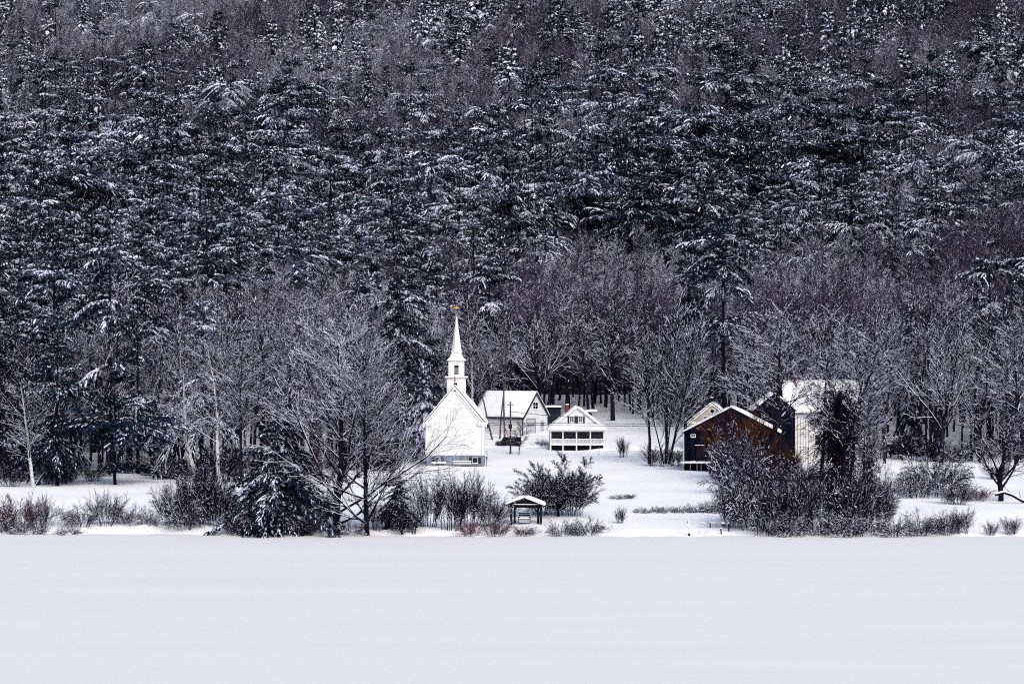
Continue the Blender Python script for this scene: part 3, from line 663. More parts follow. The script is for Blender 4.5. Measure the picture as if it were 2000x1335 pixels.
# the vine-choked tree: a bare tree with curtains of creeper round its stem
def vines(seed, H, R, n=420):
    r = np.random.default_rng(seed); mb = MB()
    a = r.uniform(0, 6.28, n); z0 = H * r.uniform(.12, .92, n); q = R * np.abs(r.normal(.3, .35, n)) * np.interp(z0 / H, [0, .5, 1], [1, .85, .6])
    P = np.stack([np.cos(a) * q, np.sin(a) * q, z0], -1)
    segs = grow(r, P, unit(np.stack([np.cos(a) * .3, np.sin(a) * .3, r.normal(-.3, .6, n)], -1)), r.uniform(.12, .3, n) * H * .8, np.full(n, .035),
                [dict(k=7, jit=.22, trop=-.20, taper=.5), dict(n=7, ratio=.3, t0=.1, ang=(20, 70), k=2, jit=.3, trop=-.15, rr=.7, rmin=.022, taper=.6)])
    return skin(r, segs, .06, (.015, .03), split=0)[1]
h('tall2', BT, 1662, 1000, 645, 150, 'dark fine-twigged tree veiling the right half of the farmhouse', d=338)
h('tall0', BT, 1604, 985, 670, 120, 'dark fine-twigged tree left of the vine-choked one', d=345)
vt = h('tall1', BT, 1637, 1006, 625, 200, 'black vine-choked tree in front of the white farmhouse', rot=.3)
hv = STOCK['tall1'][1]
vines(31, hv * .70, 1.25, 700).build('vines', ['bark_dark', 'tree_snow'], vt)
vt2 = h('tall3', BT, 1697, 990, 760, 80, 'shorter black tree with creeper at its foot beside the vine-choked tree', rot=1.3, d=325)
vines(32, hv * .5, 1.5, 400).build('vines', ['bark_dark', 'tree_snow'], vt2)
# the fallen limb, right edge
d0 = depth_of(1985, 985); mb = MB()
r_ = np.random.default_rng(5)
pts = np.array([[X(p, d0), d0 + .4 * i, Zof(q, d0)] for i, (p, q) in enumerate([(1944, 966), (1962, 962), (1980, 968), (1998, 978), (2012, 984)])])
mb.rod(pts, .16, 0, 6); mb.rod(pts + np.array([0, 0, .15]), .14, 1, 5)
for i in (1, 2, 3): mb.bar(pts[i], pts[i] + np.array([r_.normal(0, .8), .3, 1.2]), .05, 0, 4, .02)
tag(mb.build('fallen_limb', ['bark_dark', 'tree_snow']), 'snow-topped fallen limb propped near the right photo edge', 'limb')

# understorey along the forest edge
r_ = np.random.default_rng(21)
NTH = ['first', 'second', 'third', 'fourth', 'fifth', 'sixth', 'seventh', 'eighth', 'ninth', 'tenth', 'eleventh', 'twelfth', 'thirteenth', 'fourteenth', 'fifteenth', 'sixteenth', 'seventeenth', 'eighteenth', 'nineteenth', 'twentieth']
for side, lo, hi, d0_, d1_, n in (('left', 10, 480, 354, 372, 20), ('right', 1715, 1995, 396, 420, 13), ('middle', 480, 770, 372, 395, 10)):
    for i in range(n):
        px_ = lo + (hi - lo) * (i + r_.uniform(.2, .8)) / n; d_ = r_.uniform(d0_, d1_); z_ = g(X(px_, d_), d_)
        key = ['bush0', 'bush4', 'bush3', 'bush1'][int(r_.integers(4))]; hh = r_.uniform(2.0, 5.0)
        plant(key, SH, X(px_, d_), d_, z_ - .05, hh, hh * r_.uniform(.9, 1.5), r_.uniform(0, 6.28), f'bare understorey shrub at the {side} forest edge, {NTH[i]} in its row from the left', 'shrub', 'understorey shrubs along the forest edge')
# ------------------------------------------------------------------ buildings
def gable_pts(w, eave, peak, x0=0.0): return [(x0 - w / 2, 0), (x0 + w / 2, 0), (x0 + w / 2, eave), (x0, peak), (x0 - w / 2, eave)]
def window(parent, cx, cz, w, h, y=0.0, frame='white', cols=2, rows=2, shutters=None, name='window', axis='y', side=-1, glass='glass'):
    """a framed window on the wall plane y (facing -y), or on the plane x when axis is 'x' (facing side)"""
    def bx(mb, u0, u1, d0, d1, z0, z1, m=0):
        if axis == 'y': mb.box(u0, u1, y + side * d1, y + side * d0, z0, z1, m)
        else: mb.box(min(y + side * d0, y + side * d1), max(y + side * d0, y + side * d1), u0, u1, z0, z1, m)
    mb = MB(); t = .09
    bx(mb, cx - w / 2 - t, cx - w / 2, .003, .07, cz - h / 2 - t, cz + h / 2 + t)
    bx(mb, cx + w / 2, cx + w / 2 + t, .003, .07, cz - h / 2 - t, cz + h / 2 + t)
    bx(mb, cx - w / 2, cx + w / 2, .003, .068, cz + h / 2, cz + h / 2 + t)
    bx(mb, cx - w / 2, cx + w / 2, .003, .10, cz - h / 2 - t, cz - h / 2)
    for i in range(1, cols): bx(mb, cx - w / 2 + w * i / cols - .025, cx - w / 2 + w * i / cols + .025, .02, .05, cz - h / 2, cz + h / 2)
    for i in range(1, rows): bx(mb, cx - w / 2, cx + w / 2, .02, .048, cz - h / 2 + h * i / rows - .025, cz - h / 2 + h * i / rows + .025)
    f = mb.build(name, frame, parent)
    gl = MB(); bx(gl, cx - w / 2, cx + w / 2, .002, .018, cz - h / 2, cz + h / 2); gl.build('pane', glass, f)
    sn = MB(); bx(sn, cx - w / 2 - t, cx + w / 2 + t, .02, .13, cz - h / 2 + .0, cz - h / 2 + .07); sn.build('sill_snow', 'snow', f)
    if shutters:
        for s in (-1, 1):
            sm = MB(); c0 = cx + s * (w / 2 + t + shutters / 2 + .01)
            bx(sm, c0 - shutters / 2, c0 + shutters / 2, .003, .05, cz - h / 2 - t, cz + h / 2 + t); sm.build('shutter', 'shutter', parent)
    return f

def roof_pair(parent, w, y0, y1, eave, peak, over=.35, front=.3, t=.14, snow=.25, matn='wood', rough=.03, x0=0.0):
    """two roof planes with their ridge along y, each carrying a pillow of snow"""
    k = (peak - eave) / (w / 2)
    ex = w / 2 + over; ez = eave - k * over
    mb = MB()
    for s in (-1, 1):
        mb.prism([(x0, peak + .02), (x0 + s * ex, ez + .02), (x0 + s * ex, ez + .02 + t), (x0, peak + .02 + t)], y0 - front, y1 + front, 'y')
    r = mb.build('roof', matn, parent)
    sn = MB()
    for s in (-1, 1):
        sn.slab((x0 + s * (ex + .04), y0 - front + .02, ez + t + .03), (x0 + s * (ex + .04), y1 + front - .02, ez + t + .03), (x0, y1 + front - .02, peak + t + .03), (x0, y0 - front + .02, peak + t + .03), snow, amp=rough)
    sn.build('roof_snow', 'snow', r, smooth=True)
    return r

# --- the church, seen from behind
dc = 385.0; u = dc / F
xc = X(888.5, dc); zc = Zof(910, dc)
ch = thing('church', (xc, dc, zc), 'white clapboard church with a tall pointed steeple and blue-grey basement', 'church')
W = 8.75; D = 14.0; ZF = 1.65; ZE = 6.75; ZP = 12.05
mb = MB(); mb.prism([(a, b) for a, b in gable_pts(W, ZE, ZP) if b > 0] + [(-W / 2, ZF), (W / 2, ZF)], 0, D, 'y')
mb.P[0][0].sort()
mb = MB(); mb.prism([(-W / 2, ZF), (W / 2, ZF), (W / 2, ZE), (0, ZP), (-W / 2, ZE)], 0, D, 'y'); mb.build('wall', 'white_wall', ch)
mb = MB(); mb.box(-W / 2 + .02, W / 2 - .02, .06, D - .06, .15, ZF)
fo = mb.build('foundation', 'blue_found', ch)
mb = MB(); mb.box(-W / 2 + .0, W / 2 - .0, .02, D - .04, -1.5, .15); mb.build('base_course', 'stone', fo)
mb = MB()
for s in (-1, 1):
    mb.box(s * W / 2 - .33 if s > 0 else -W / 2 - .05, W / 2 + .05 if s > 0 else -W / 2 + .33, -.09, -.003, ZF - .02, ZE - .45)
    mb.box(s * (W / 2 + .003) if s > 0 else -W / 2 - .06, W / 2 + .06 if s > 0 else -W / 2 - .003, 0, .4, ZF - .02, ZE - .45)
mb.build('corner_board', 'white', ch)
mb = MB()                                                       # raking boards and the returns of the eaves
k = (ZP - ZE) / (W / 2)
for s in (-1, 1):
    mb.prism([(0, ZP - .02), (s * (W / 2 + .45), ZE - k * .45 - .02), (s * (W / 2 + .45), ZE - k * .45 - .42), (0, ZP - .55)], -.28, -.06, 'y')
    mb.prism([(0, ZP - .56), (s * W / 2, ZE - .57), (s * W / 2, ZE - .95), (0, ZP - 1.0)], -.12, -.003, 'y')
    a, b = sorted((s * (W / 2 - .95), s * (W / 2 + .42)))
    mb.box(a, b, -.42, -.005, ZE - .43, ZE - .25)
    mb.box(a + .06, b - .06, -.34, -.005, ZE - .60, ZE - .435)
    mb.box(min(s * (W / 2 - .4), s * (W / 2 + .3)), max(s * (W / 2 - .4), s * (W / 2 + .3)), -.22, -.005, ZE - .85, ZE - .605)
mb.build('eave_trim', 'white', ch)
mb = MB()
for s in (-1, 1):
    a, b = sorted((s * (W / 2 - .95), s * (W / 2 + .42)))
    mb.slab((a, -.42, ZE - .245), (b, -.42, ZE - .245), (b, -.01, ZE - .245), (a, -.01, ZE - .245), .10, nu=6, nv=3, amp=.01)
mb.build('return_snow', 'snow', ch, smooth=True)
roof_pair(ch, W, 0, D, ZE, ZP, over=.5, front=.34, t=.10, snow=.17, matn='wood')
mb = MB(); mb.prism([(-.22, ZP - .75), (.22, ZP - .75), (0, ZP - .5)], -.02, -.001 - .29, 'y'); mb.build('gable_vent', 'dark', ch)
for cx in (-2.6, 3.02): window(ch, cx, .86, .70, .80, y=.06, cols=1, rows=2 if cx < 0 else 1, shutters=.46, frame='grey_white')
mb = MB(); mb.box(2.0, 2.06, -.02, .058, .15, ZF - .02); mb.box(2.06, 4.3, -.02, .058, ZF - .10, ZF - .03); mb.build('frame_strip', 'grey_wood', fo)
# steeple, over the far end
TY = 11.2; tw = 2.82; z1 = 11.0; cz = Zof(738, dc + TY) - zc
t_ = thing('steeple', (0, 0, 0), None, None); t_.parent = ch
mb = MB(); mb.box(-tw / 2, tw / 2, TY - tw / 2, TY + tw / 2, ZE + 1, cz - .003)
for s in (-1, 1): mb.box(s * tw / 2 - (.28 if s > 0 else .03), s * tw / 2 + (.03 if s > 0 else .28), TY - tw / 2 - .04, TY - tw / 2 - .003, ZE + 1, cz - .3)
mb.build('lower_tower', 'white', t_)
mb = MB(); cw = 3.58
mb.box(-cw / 2, cw / 2, TY - cw / 2, TY + cw / 2, cz + .10, cz + .30); mb.box(-cw / 2 + .22, cw / 2 - .22, TY - cw / 2 + .22, TY + cw / 2 - .22, cz, cz + .10)
mb.build('lower_cornice', 'white', t_)
bz0, bz1 = cz + .30, Zof(705, dc + TY) - zc; bw = 2.36; ow, oz0, oz1 = .34, Zof(731, dc + TY) - zc, Zof(713, dc + TY) - zc
mb = MB()                                                       # belfry walls left open round the louvres
for y0, y1 in ((TY - bw / 2, TY - bw / 2 + .18), (TY + bw / 2 - .18, TY + bw / 2)):
    mb.box(-bw / 2, -ow, y0, y1, bz0, bz1); mb.box(ow, bw / 2, y0, y1, bz0, bz1); mb.box(-ow, ow, y0, y1, bz0, oz0); mb.box(-ow, ow, y0, y1, oz1, bz1)
for x0, x1 in ((-bw / 2 + .003, -bw / 2 + .18), (bw / 2 - .18, bw / 2 - .003)): mb.box(x0, x1, TY - bw / 2 + .18, TY + bw / 2 - .18, bz0, bz1)
for s in (-1, 1): mb.box(s * bw / 2 - (.24 if s > 0 else .035), s * bw / 2 + (.035 if s > 0 else .24), TY - bw / 2 - .04, TY - bw / 2 - .003, bz0, bz1 - .15)
mb.box(-ow - .1, ow + .1, TY - bw / 2 - .07, TY - bw / 2 - .003, oz0 - .12, oz0 - .003)
mb.build('belfry', 'white', t_)
mb = MB(); mb.box(-ow, ow, TY - bw / 2 + .10, TY - bw / 2 + .14, oz0, oz0 + (oz1 - oz0) * .80); mb.build('louver', 'louver', t_)
mb = MB(); mb.box(-ow - .2, ow + .2, TY - bw / 2 + .2, TY - bw / 2 + .22, oz0 - .1, oz1 + .1); mb.build('belfry_shade_sheet', 'dark', t_)  # dark sheet behind the opening stands in for the shade inside the belfry
mb = MB(); uw = 2.86
mb.box(-uw / 2, uw / 2, TY - uw / 2, TY + uw / 2, bz1 + .08, bz1 + .24); mb.box(-uw / 2 + .14, uw / 2 - .14, TY - uw / 2 + .14, TY + uw / 2 - .14, bz1 - .0, bz1 + .08)
mb.build('upper_cornice', 'white', t_)
sz = bz1 + .24; tip = Zof(618, dc + TY) - zc; hs = tip - sz
prof = [(1.40, 0), (1.16, .04), (.98, .09), (.84, .16), (.70, .28), (.54, .45), (.36, .65), (.20, .85), (.085, 1.0)]
mb = MB(); mb.lathe([(r * 1.0 / math.cos(PI / 8) if j > 2 else r * (1.41 - .10 * j), sz + hs * q) for j, (r, q) in enumerate(prof)][3:], 8, (0, TY), 0, PI / 8)
mb.lathe([(1.40 * 1.414, sz + .001), (1.10 * 1.38, sz + hs * .05), (.92 * 1.30, sz + hs * .11), (.70 * 1.22, sz + hs * .19)], 4, (0, TY), 0, PI / 4)
mb.build('spire', 'white', t_)
va = MB(); va.bar((0, TY, tip), (0, TY, tip + 1.45), .025, 1); vz = tip + 1.35
va.prism([(-.55, vz), (-.42, vz + .10), (-.1, vz + .06), (.05, vz + .22), (.25, vz + .12), (.55, vz + .02), (.25, vz - .04), (.1, vz - .16), (-.12, vz - .10), (-.42, vz - .08)], TY - .03, TY + .03, 'y')
va.lathe([(.02, tip + .10), (.10, tip + .18), (.10, tip + .25), (.02, tip + .32)], 8, (0, TY), 2)
va.build('weathervane', ['gold', 'wood', 'white'], t_)
mb = MB(); mb.box(-.27, .27, 3.7, 4.2, ZP - .4, ZP + .42); cm = mb.build('chimney', 'wood', ch)
mb = MB(); mb.lathe([(.16, ZP + .42), (.16, ZP + 1.32)], 10, (-.1, 3.95)); mb.build('flue_pipe', 'rust', cm)
mb = MB(); mb.slab((-.3, 3.68, ZP + .43), (.3, 3.68, ZP + .43), (.3, 4.22, ZP + .43), (-.3, 4.22, ZP + .43), .14, nu=5, nv=5, amp=.01); mb.build('cap_snow', 'snow', cm, smooth=True)

# snow covered picnic table, three mounds, the leaning board and a post by the church
tb = thing('picnic_table', (xc + 1.15, dc - 1.6, g(xc + 1.15, dc - 1.6)), 'long picnic table under snow against the blue church basement', 'picnic table')
mb = MB(); mb.box(-1.35, 1.35, -.36, .36, .68, .74); tt = mb.build('table_top', 'grey_wood', tb)
mb = MB(); mb.slab((-1.35, -.36, .745), (1.35, -.36, .745), (1.35, .36, .745), (-1.35, .36, .745), .14, amp=.015); mb.build('snow_cover', 'snow', tt, smooth=True)
for s in (-1, 1):
    mb = MB(); mb.box(-1.35, 1.35, s * .7 - .13, s * .7 + .13, .40, .44); b = mb.build('bench', 'grey_wood', tb)
    mb = MB(); mb.slab((-1.35, s * .7 - .13, .443), (1.35, s * .7 - .13, .443), (1.35, s * .7 + .13, .443), (-1.35, s * .7 + .13, .443), .10, nv=3, amp=.01); mb.build('snow_cover', 'snow', b, smooth=True)
    mb = MB()
    for q in (-1, 1): mb.bar((s * 1.0, q * .75, 0), (s * 1.0, q * .2, .68), .05, 0, 4)
    mb.box(s * 1.0 - .03, s * 1.0 + .03, -.82, .82, .34, .397); mb.build('leg_frame', 'grey_wood', tb)
for i, (px, lab) in enumerate([(847, 'left of three snow-capped tubs below the church window'), (858, 'middle of three snow-capped tubs below the church window'), (867, 'right of three snow-capped tubs below the church window')]):
    x = X(px, dc - 1.2); o = thing('tub', (x, dc - 1.2, g(x, dc - 1.2)), lab, 'tub', group='snow-capped tubs along the church basement')
    mb = MB(); mb.lathe([(.26, -.05), (.33, .34), (.33, .36), (.2, .36)], 12); mb.build('pot', 'stone', o)
    mb = MB(); mb.lathe([(.36, .34), (.38, .42), (.28, .56), (.10, .62)], 12); mb.build('snow_cap', 'snow', o, smooth=True)
x = X(950, dc + 1); o = thing('gas_meter', (x, dc + .5, zc + 1.0), 'dark bracketed gas fitting at the right corner of the church', 'meter')
mb = MB(); mb.box(-.10, .16, -.15, .15, 0, .5); mb.build('meter_box', 'stone', o)
mb = MB(); mb.rod([(0, 0, 1.3), (.12, 0, .9), (.05, 0, .5)], .04); mb.rod([(0, 0, 0), (0, 0, -1.3)], .035); mb.build('pipe', 'wood', o)
mb = MB(); mb.slab((-.1, -.15, .505), (.16, -.15, .505), (.16, .15, .505), (-.1, .15, .505), .09, nu=4, nv=4, amp=.005); mb.build('snow_cap', 'snow', o, smooth=True)
x = X(817.5, dc); o = thing('fence_frame', (x, dc, g(x, dc)), 'plain two-post rail frame left of the church foundation', 'railing')
for q in (0, 1.25): mb = MB(); mb.bar((q, 0, -.3), (q, 0, 1.55), .04, 0, 5); mb.build('post', 'grey_wood', o)
mb = MB(); mb.bar((-.05, 0, 1.55), (1.3, 0, 1.62), .04, 0, 5); mb.build('rail', 'grey_wood', o)

# --- white garage with a dark green trim, turned a third of the way to the right
dg_ = 448.0; xg = X(1021, dg_); zg = Zof(846, dg_)
ga = thing('garage', (xg, dg_, zg), 'white garage barn with snowy roof and dark green trim behind the church', 'garage', rotz=math.radians(34))
GW, GL, GE, GP = 8.0, 10.2, 2.95, 7.1            # the gable end lies along local +x (0..GW at y=0); the long side runs along y at x=0
th = math.radians(34); ca, sa = math.cos(th), math.sin(th)
# local axes: ex along the gable end (to the right, away), ey along the long side (to the left, away)
ga.rotation_euler = (0, 0, math.radians(56))
# with that turn local x points right and away (56 deg from the picture plane), local y to the left and away
mb = MB(); mb.prism([(0, -1), (GW, -1), (GW, GE), (GW / 2, GP), (0, GE)], 0, GL, 'y'); mb.build('wall', 'white_wall', ga)
k = (GP - GE) / (GW / 2)
r = roof_pair(ga, GW, 0, GL, GE, GP, over=.3, front=.35, t=.16, snow=.22, matn='green', x0=GW / 2)
mb = MB()
for s in (-1, 1): mb.prism([(GW / 2, GP + .03), (GW / 2 + s * (GW / 2 + .34), GE - k * .34 + .03), (GW / 2 + s * (GW / 2 + .34), GE - k * .34 - .27), (GW / 2, GP - .27)], -.42, -.352, 'y')
mb.build('rake_board', 'green', ga)
mb = MB(); mb.box(-.38, -.31, -.3, GL + .3, GE - .50, GE - .22); mb.box(-.006 - .05, -.006, .0, GL, GE - .45, GE - .15); mb.build('eave_board', 'green', ga)
mb = MB(); mb.box(-.05, -.004, -.05, .12, -1, GE - .5); mb.box(0, .14, -.05, -.004, -1, GE - .3); mb.box(GW - .14, GW, -.05, -.004, -1, GE - .3); mb.build('corner_board', 'green', ga)
window(ga, GW / 2, 4.75, 1.5, 1.2, y=0, cols=2, rows=2, frame='white')
mb = MB(); mb.box(1.1, 1.25, -.07, -.003, -.3, 2.55); mb.box(3.85, 4.0, -.07, -.003, -.3, 2.55); mb.box(1.25, 3.85, -.07, -.003, 2.4, 2.55); df = mb.build('door_frame', 'grey_wood', ga)
mb = MB()
for j in range(4): mb.box(1.25, 3.85, -.035, -.003, -.3 + .68 * j, .35 + .68 * j)
gd = mb.build('garage_door', 'grey_white', ga)
mb = MB()
for j in range(4): mb.box(1.45 + .6 * j, 1.88 + .6 * j, -.05, -.037, 1.22, 1.55)
mb.build('door_glass', 'glass', gd)
mb = MB(); mb.box(5.6, 5.68, -.06, -.003, -.3, 2.1); mb.box(6.6, 6.68, -.06, -.003, -.3, 2.1); mb.box(5.68, 6.6, -.06, -.003, 2.02, 2.1); mb.box(5.68, 6.6, -.03, -.003, -.3, 2.02); dr = mb.build('door', 'grey_white', ga)
mb = MB()
for j in range(14):
    a = j * 2 * PI / 14; b = a + .45
    mb.bar((6.14 + .28 * math.cos(a), -.08, 1.45 + .28 * math.sin(a)), (6.14 + .28 * math.cos(b), -.08, 1.45 + .28 * math.sin(b)), .07, 0, 5)
mb.build('wreath', 'green', dr)
for cy in (2.6, 7.6): window(ga, cy, 1.15, .8, .9, y=0, axis='x', side=-1, cols=1, rows=1)
# dormer on the far slope
mb = MB(); mb.prism([(GW / 2 + 1.0, 5.6), (GW + .1, 3.2), (GW + .1, 4.7), (GW / 2 + 1.0, 5.95)], 1.2, 4.6, 'y'); dm = mb.build('dormer', 'green', ga)
mb = MB(); mb.slab((GW + .35, .95, 4.66), (GW + .35, 4.8, 4.66), (GW / 2 + .9, 4.8, 6.02), (GW / 2 + .9, .95, 6.02), .22); mb.build('dormer_snow', 'snow', dm, smooth=True)
# the dark tank behind it
dt = 462.0; xt = X(1076, dt); o = thing('shed', (xt, dt, Zof(842, dt)), 'narrow blue-black shed with flat snowy top right of the garage', 'shed')
tw_, hh_ = 1.75, Zof(796, dt) - Zof(842, dt)
mb = MB(); mb.box(-tw_, tw_, -1.3, 1.3, -.5, hh_); mb.build('wall', 'tank', o)
mb = MB(); mb.box(-tw_ - .18, tw_ + .18, -1.5, 1.5, hh_ + .003, hh_ + .14); rf = mb.build('roof', 'wood', o)
mb = MB(); mb.slab((-tw_ - .15, -1.48, hh_ + .145), (tw_ + .15, -1.48, hh_ + .145), (tw_ + .15, 1.48, hh_ + .145), (-tw_ - .15, 1.48, hh_ + .145), .26); mb.build('roof_snow', 'snow', rf, smooth=True)
mb = MB(); mb.box(.2, 1.1, -1.35, -1.303, -.3, 1.7); mb.build('door', 'wood', o)
o = thing('wood_pile', (X(1089, 456), 456, g(X(1089, 456), 456)), 'snow-topped stack of boards between the dark shed and the cottage', 'wood pile')
zz = Zof(826, 456) - o.location[2]
for j in range(3): mb = MB(); mb.box(-.9 + .1 * j, 1.0 - .12 * j, -.4, .4, zz - .9 + .3 * j, zz - .72 + .3 * j); mb.build('board', 'grey_wood', o)
mb = MB(); mb.box(-.8, -.6, -.3, .3, -.2, zz - .905); mb.box(.6, .8, -.3, .3, -.2, zz - .905); mb.build('trestle', 'wood', o)
mb = MB(); mb.slab((-.7, -.4, zz + .065), (.76, -.4, zz + .065), (.76, .4, zz + .065), (-.7, .4, zz + .065), .18, nu=6, nv=4); mb.build('snow_cover', 'snow', o, smooth=True)

# --- cottage with a screened porch
dh = 424.0; uh = dh / F; xh = X(1128, dh); zh = Zof(880, dh)
co = thing('cottage', (xh, dh, zh), 'white gabled cottage with a dark screened porch and black shutters', 'cottage')
def cx_(px): return (px - 1128) * uh
def cz_(py): return (880 - py) * uh
CW = 8.6; CE = cz_(839); CP = cz_(797); PD = 2.2              # the porch stands PD in front of the gable wall
mb = MB(); mb.prism([(-CW / 2 - .25, -.6), (CW / 2 + .25, -.6), (CW / 2 + .25, CE), (-.12, CP), (-CW / 2 - .25, CE)], PD, PD + 8.5, 'y'); mb.build('wall', 'white_wall', co)
roof_pair(co, CW + .5, PD, PD + 8.5, CE, CP, over=.35, front=.3, t=.12, snow=.26, matn='white', x0=-.0)
for px in (1117.5, 1134.5): window(co, cx_(px), cz_(819.5), .62, 1.0, y=PD, cols=2, rows=3, shutters=.30)
po = thing('porch', (0, 0, 0), None, None); po.parent = co
posts = [1075.5, 1099.5, 1126, 1153, 1179.5]; zt = cz_(842.5); zr = cz_(857); zfl = cz_(866); zd = cz_(868.5)
for px in posts: mb = MB(); mb.box(cx_(px) - .10, cx_(px) + .10, -.1, .1, -.4, zt); mb.build('post', 'white', po)
for a, b in zip(posts[:-1], posts[1:]):
    x0, x1 = cx_(a) + .103, cx_(b) - .103
    mb = MB(); mb.box(x0, x1, -.05, .05, zr - .07, zr); mb.box(x0, x1, -.05, .05, zfl + .02, zfl + .09)
    n = 9
    for j in range(n): xx = x0 + (x1 - x0) * (j + .5) / n; mb.box(xx - .035, xx + .035, -.02, .02, zfl + .09, zr - .07)
    ra = mb.build('railing', 'white', po)
    mb = MB(); mb.slab((x0, -.06, zr + .002), (x1, -.06, zr + .002), (x1, .06, zr + .002), (x0, .06, zr + .002), .07, nu=10, nv=2, amp=.01); mb.build('rail_snow', 'snow', ra, smooth=True)
    mb = MB(); mb.box(x0, x1, .055, .075, zr, zt - .003); mb.build('screen', 'glass', po)
    mb = MB(); mb.box(x0, x1, .06, .09, -.3, zd - .06); mb.build('crawl_shade_panel', 'dark', po)  # dark panel between the posts stands in for shade under the deck
    mb = MB(); mb.box(x0, x1, .06, .085, zfl + .1, zr - .08); mb.build('rail_panel', 'grey_white', po)
mb = MB(); mb.box(cx_(1074), cx_(1181), -.14, PD - .003, zd - .06, zfl + .015); mb.build('deck', 'white', po)
mb = MB(); mb.box(cx_(1074) - .1, cx_(1181) + .1, -.18, .16, zt + .003, zt + .16); mb.build('beam', 'white', po)
ze, zp = cz_(841), cz_(830) - .1
mb = MB(); mb.prism([(-.45, ze + .02), (PD - .01, zp), (PD - .01, zp + .1), (-.45, ze + .12)], cx_(1069), cx_(1184), 'x'); pr = mb.build('porch_roof', 'white', po)
mb = MB(); mb.slab((cx_(1069), -.5, ze + .125), (cx_(1184), -.5, ze + .125), (cx_(1180), PD - .02, zp + .105), (cx_(1073), PD - .02, zp + .105), .36, nu=26, amp=.02); mb.build('roof_snow', 'snow', pr, smooth=True)
xx = cx_(1109.5); mb = MB(); mb.box(xx - .27, xx + .27, PD + 3.6, PD + 4.15, CE, cz_(793)); cm = mb.build('chimney', 'brick', co)
mb = MB(); mb.box(xx - .31, xx + .31, PD + 3.55, PD + 4.2, cz_(793) + .003, cz_(793) + .1); mb.build('chimney_cap', 'stone', cm)
mb = MB(); mb.slab((xx - .3, PD + 3.56, cz_(793) + .105), (xx + .3, PD + 3.56, cz_(793) + .105), (xx + .3, PD + 4.19, cz_(793) + .105), (xx - .3, PD + 4.19, cz_(793) + .105), .18, nu=4, nv=4, amp=.01); mb.build('cap_snow', 'snow', cm, smooth=True)
mb = MB()
for j in range(3): mb.box(cx_(1062) + .28 * j, cx_(1074) - .11, .1, 1.1, -.3 + .22 * j, -.08 + .22 * j)
mb.build('side_steps', 'grey_wood', po)
mb = MB(); mb.box(CW / 2 + .26, CW / 2 + .75, PD + 1, PD + 3, -.5, 1.7); mb.prism([(CW / 2 + .255, 2.2), (CW / 2 + 1.0, 1.75), (CW / 2 + 1.0, 1.85), (CW / 2 + .255, 2.4)], PD + .9, PD + 3.1, 'y'); mb.build('side_entry', 'white', co)
# snow-loaded shelter behind the cottage
ds = 445.0; x = X(1153, ds); o = thing('bird_feeder', (x, ds, g(x, ds)), 'broad snow-heaped tray on a dark stump behind the cottage', 'feeder')
zt_ = Zof(805, ds) - o.location[2]
mb = MB(); mb.lathe([(.28, -.3), (.24, zt_)], 8); mb.build('stump', 'wood', o)
mb = MB(); mb.prism([(-1.0, zt_ - .03), (1.15, zt_ + .12), (1.15, zt_ + .2), (-1.0, zt_ + .05)], -.5, .5, 'y'); ty = mb.build('tray', 'grey_wood', o)
mb = MB(); mb.slab((-1.05, -.5, zt_ + .055), (1.2, -.5, zt_ + .205), (1.2, .5, zt_ + .205), (-1.05, .5, zt_ + .055), .38); mb.build('snow_heap', 'snow', ty, smooth=True)

# --- black SUV behind a bank of ploughed snow
dv = 432.0; xv = X(993, dv); zv = Zof(873, dv)
ca_ = thing('car', (xv, dv, zv), 'black boxy off-roader with snow round its wheels below the garage', 'car', rotz=math.radians(28))
mb = MB()
pf = [(-2.0, .45), (-2.0, .95), (-1.85, 1.05), (-.95, 1.10), (-.55, 1.62), (-.35, 1.72), (1.75, 1.72), (1.95, 1.55), (2.0, .95), (2.0, .45), (1.75, .42), (1.65, .8), (.95, .8), (.85, .42), (-.85, .42), (-.95, .8), (-1.65, .8), (-1.75, .42)]
mb.prism(pf, -.85, .85, 'y'); mb.box(-2.12, -2.0, -.8, .8, .48, .68); mb.box(2.0, 2.1, -.8, .8, .48, .66); mb.build('body', 'car', ca_)
for s in (-1, 1):
    for a, b, c, d in ((-.48, .35, -.28, .35), (.45, 1.25, .45, 1.25), (1.35, 1.85, 1.35, 1.75)):
        mb = MB(); y0, y1 = sorted((s * .853, s * .862)); mb.prism([(a, 1.12), (b, 1.12), (d, 1.6), (c, 1.6)], y0, y1, 'y'); mb.build('side_window', 'glass', ca_)
mb = MB(); mb.prism([(-.965, 1.13), (-.585, 1.6), (-.595, 1.61), (-.975, 1.14)], -.72, .72, 'y'); mb.build('windscreen', 'glass', ca_)
for sx in (-1.3, 1.3):
    for sy in (-1, 1):
        w0 = thing('wheel', (sx, sy * .78, .38), None, None); w0.parent = ca_
        for nm, prof_, m in (('tyre', [(.22, -.11), (.36, -.11), (.39, -.06), (.39, .06), (.36, .11), (.22, .11)], 'rubber'), ('rim', [(.05, -.07), (.215, -.09), (.215, .09), (.05, .07)], 'rim')):
            mb = MB(); mb.lathe(prof_, 18); o2 = mb.build(nm, m, w0); o2.rotation_euler = (PI / 2, 0, 0)
for s in (-1, 1): mb = MB(); mb.lathe([(.02, -.05), (.12, -.04), (.13, .0)], 12); o2 = mb.build('headlight', 'lamp', ca_); o2.location = (-2.0, s * .58, .86); o2.rotation_euler = (0, PI / 2, 0)
mb = MB(); mb.lathe([(.1, -.1), (.36, -.1), (.36, .1), (.1, .1)], 16); o2 = mb.build('spare_wheel', 'rubber', ca_); o2.location = (2.17, 0, 1.0); o2.rotation_euler = (0, PI / 2, 0)
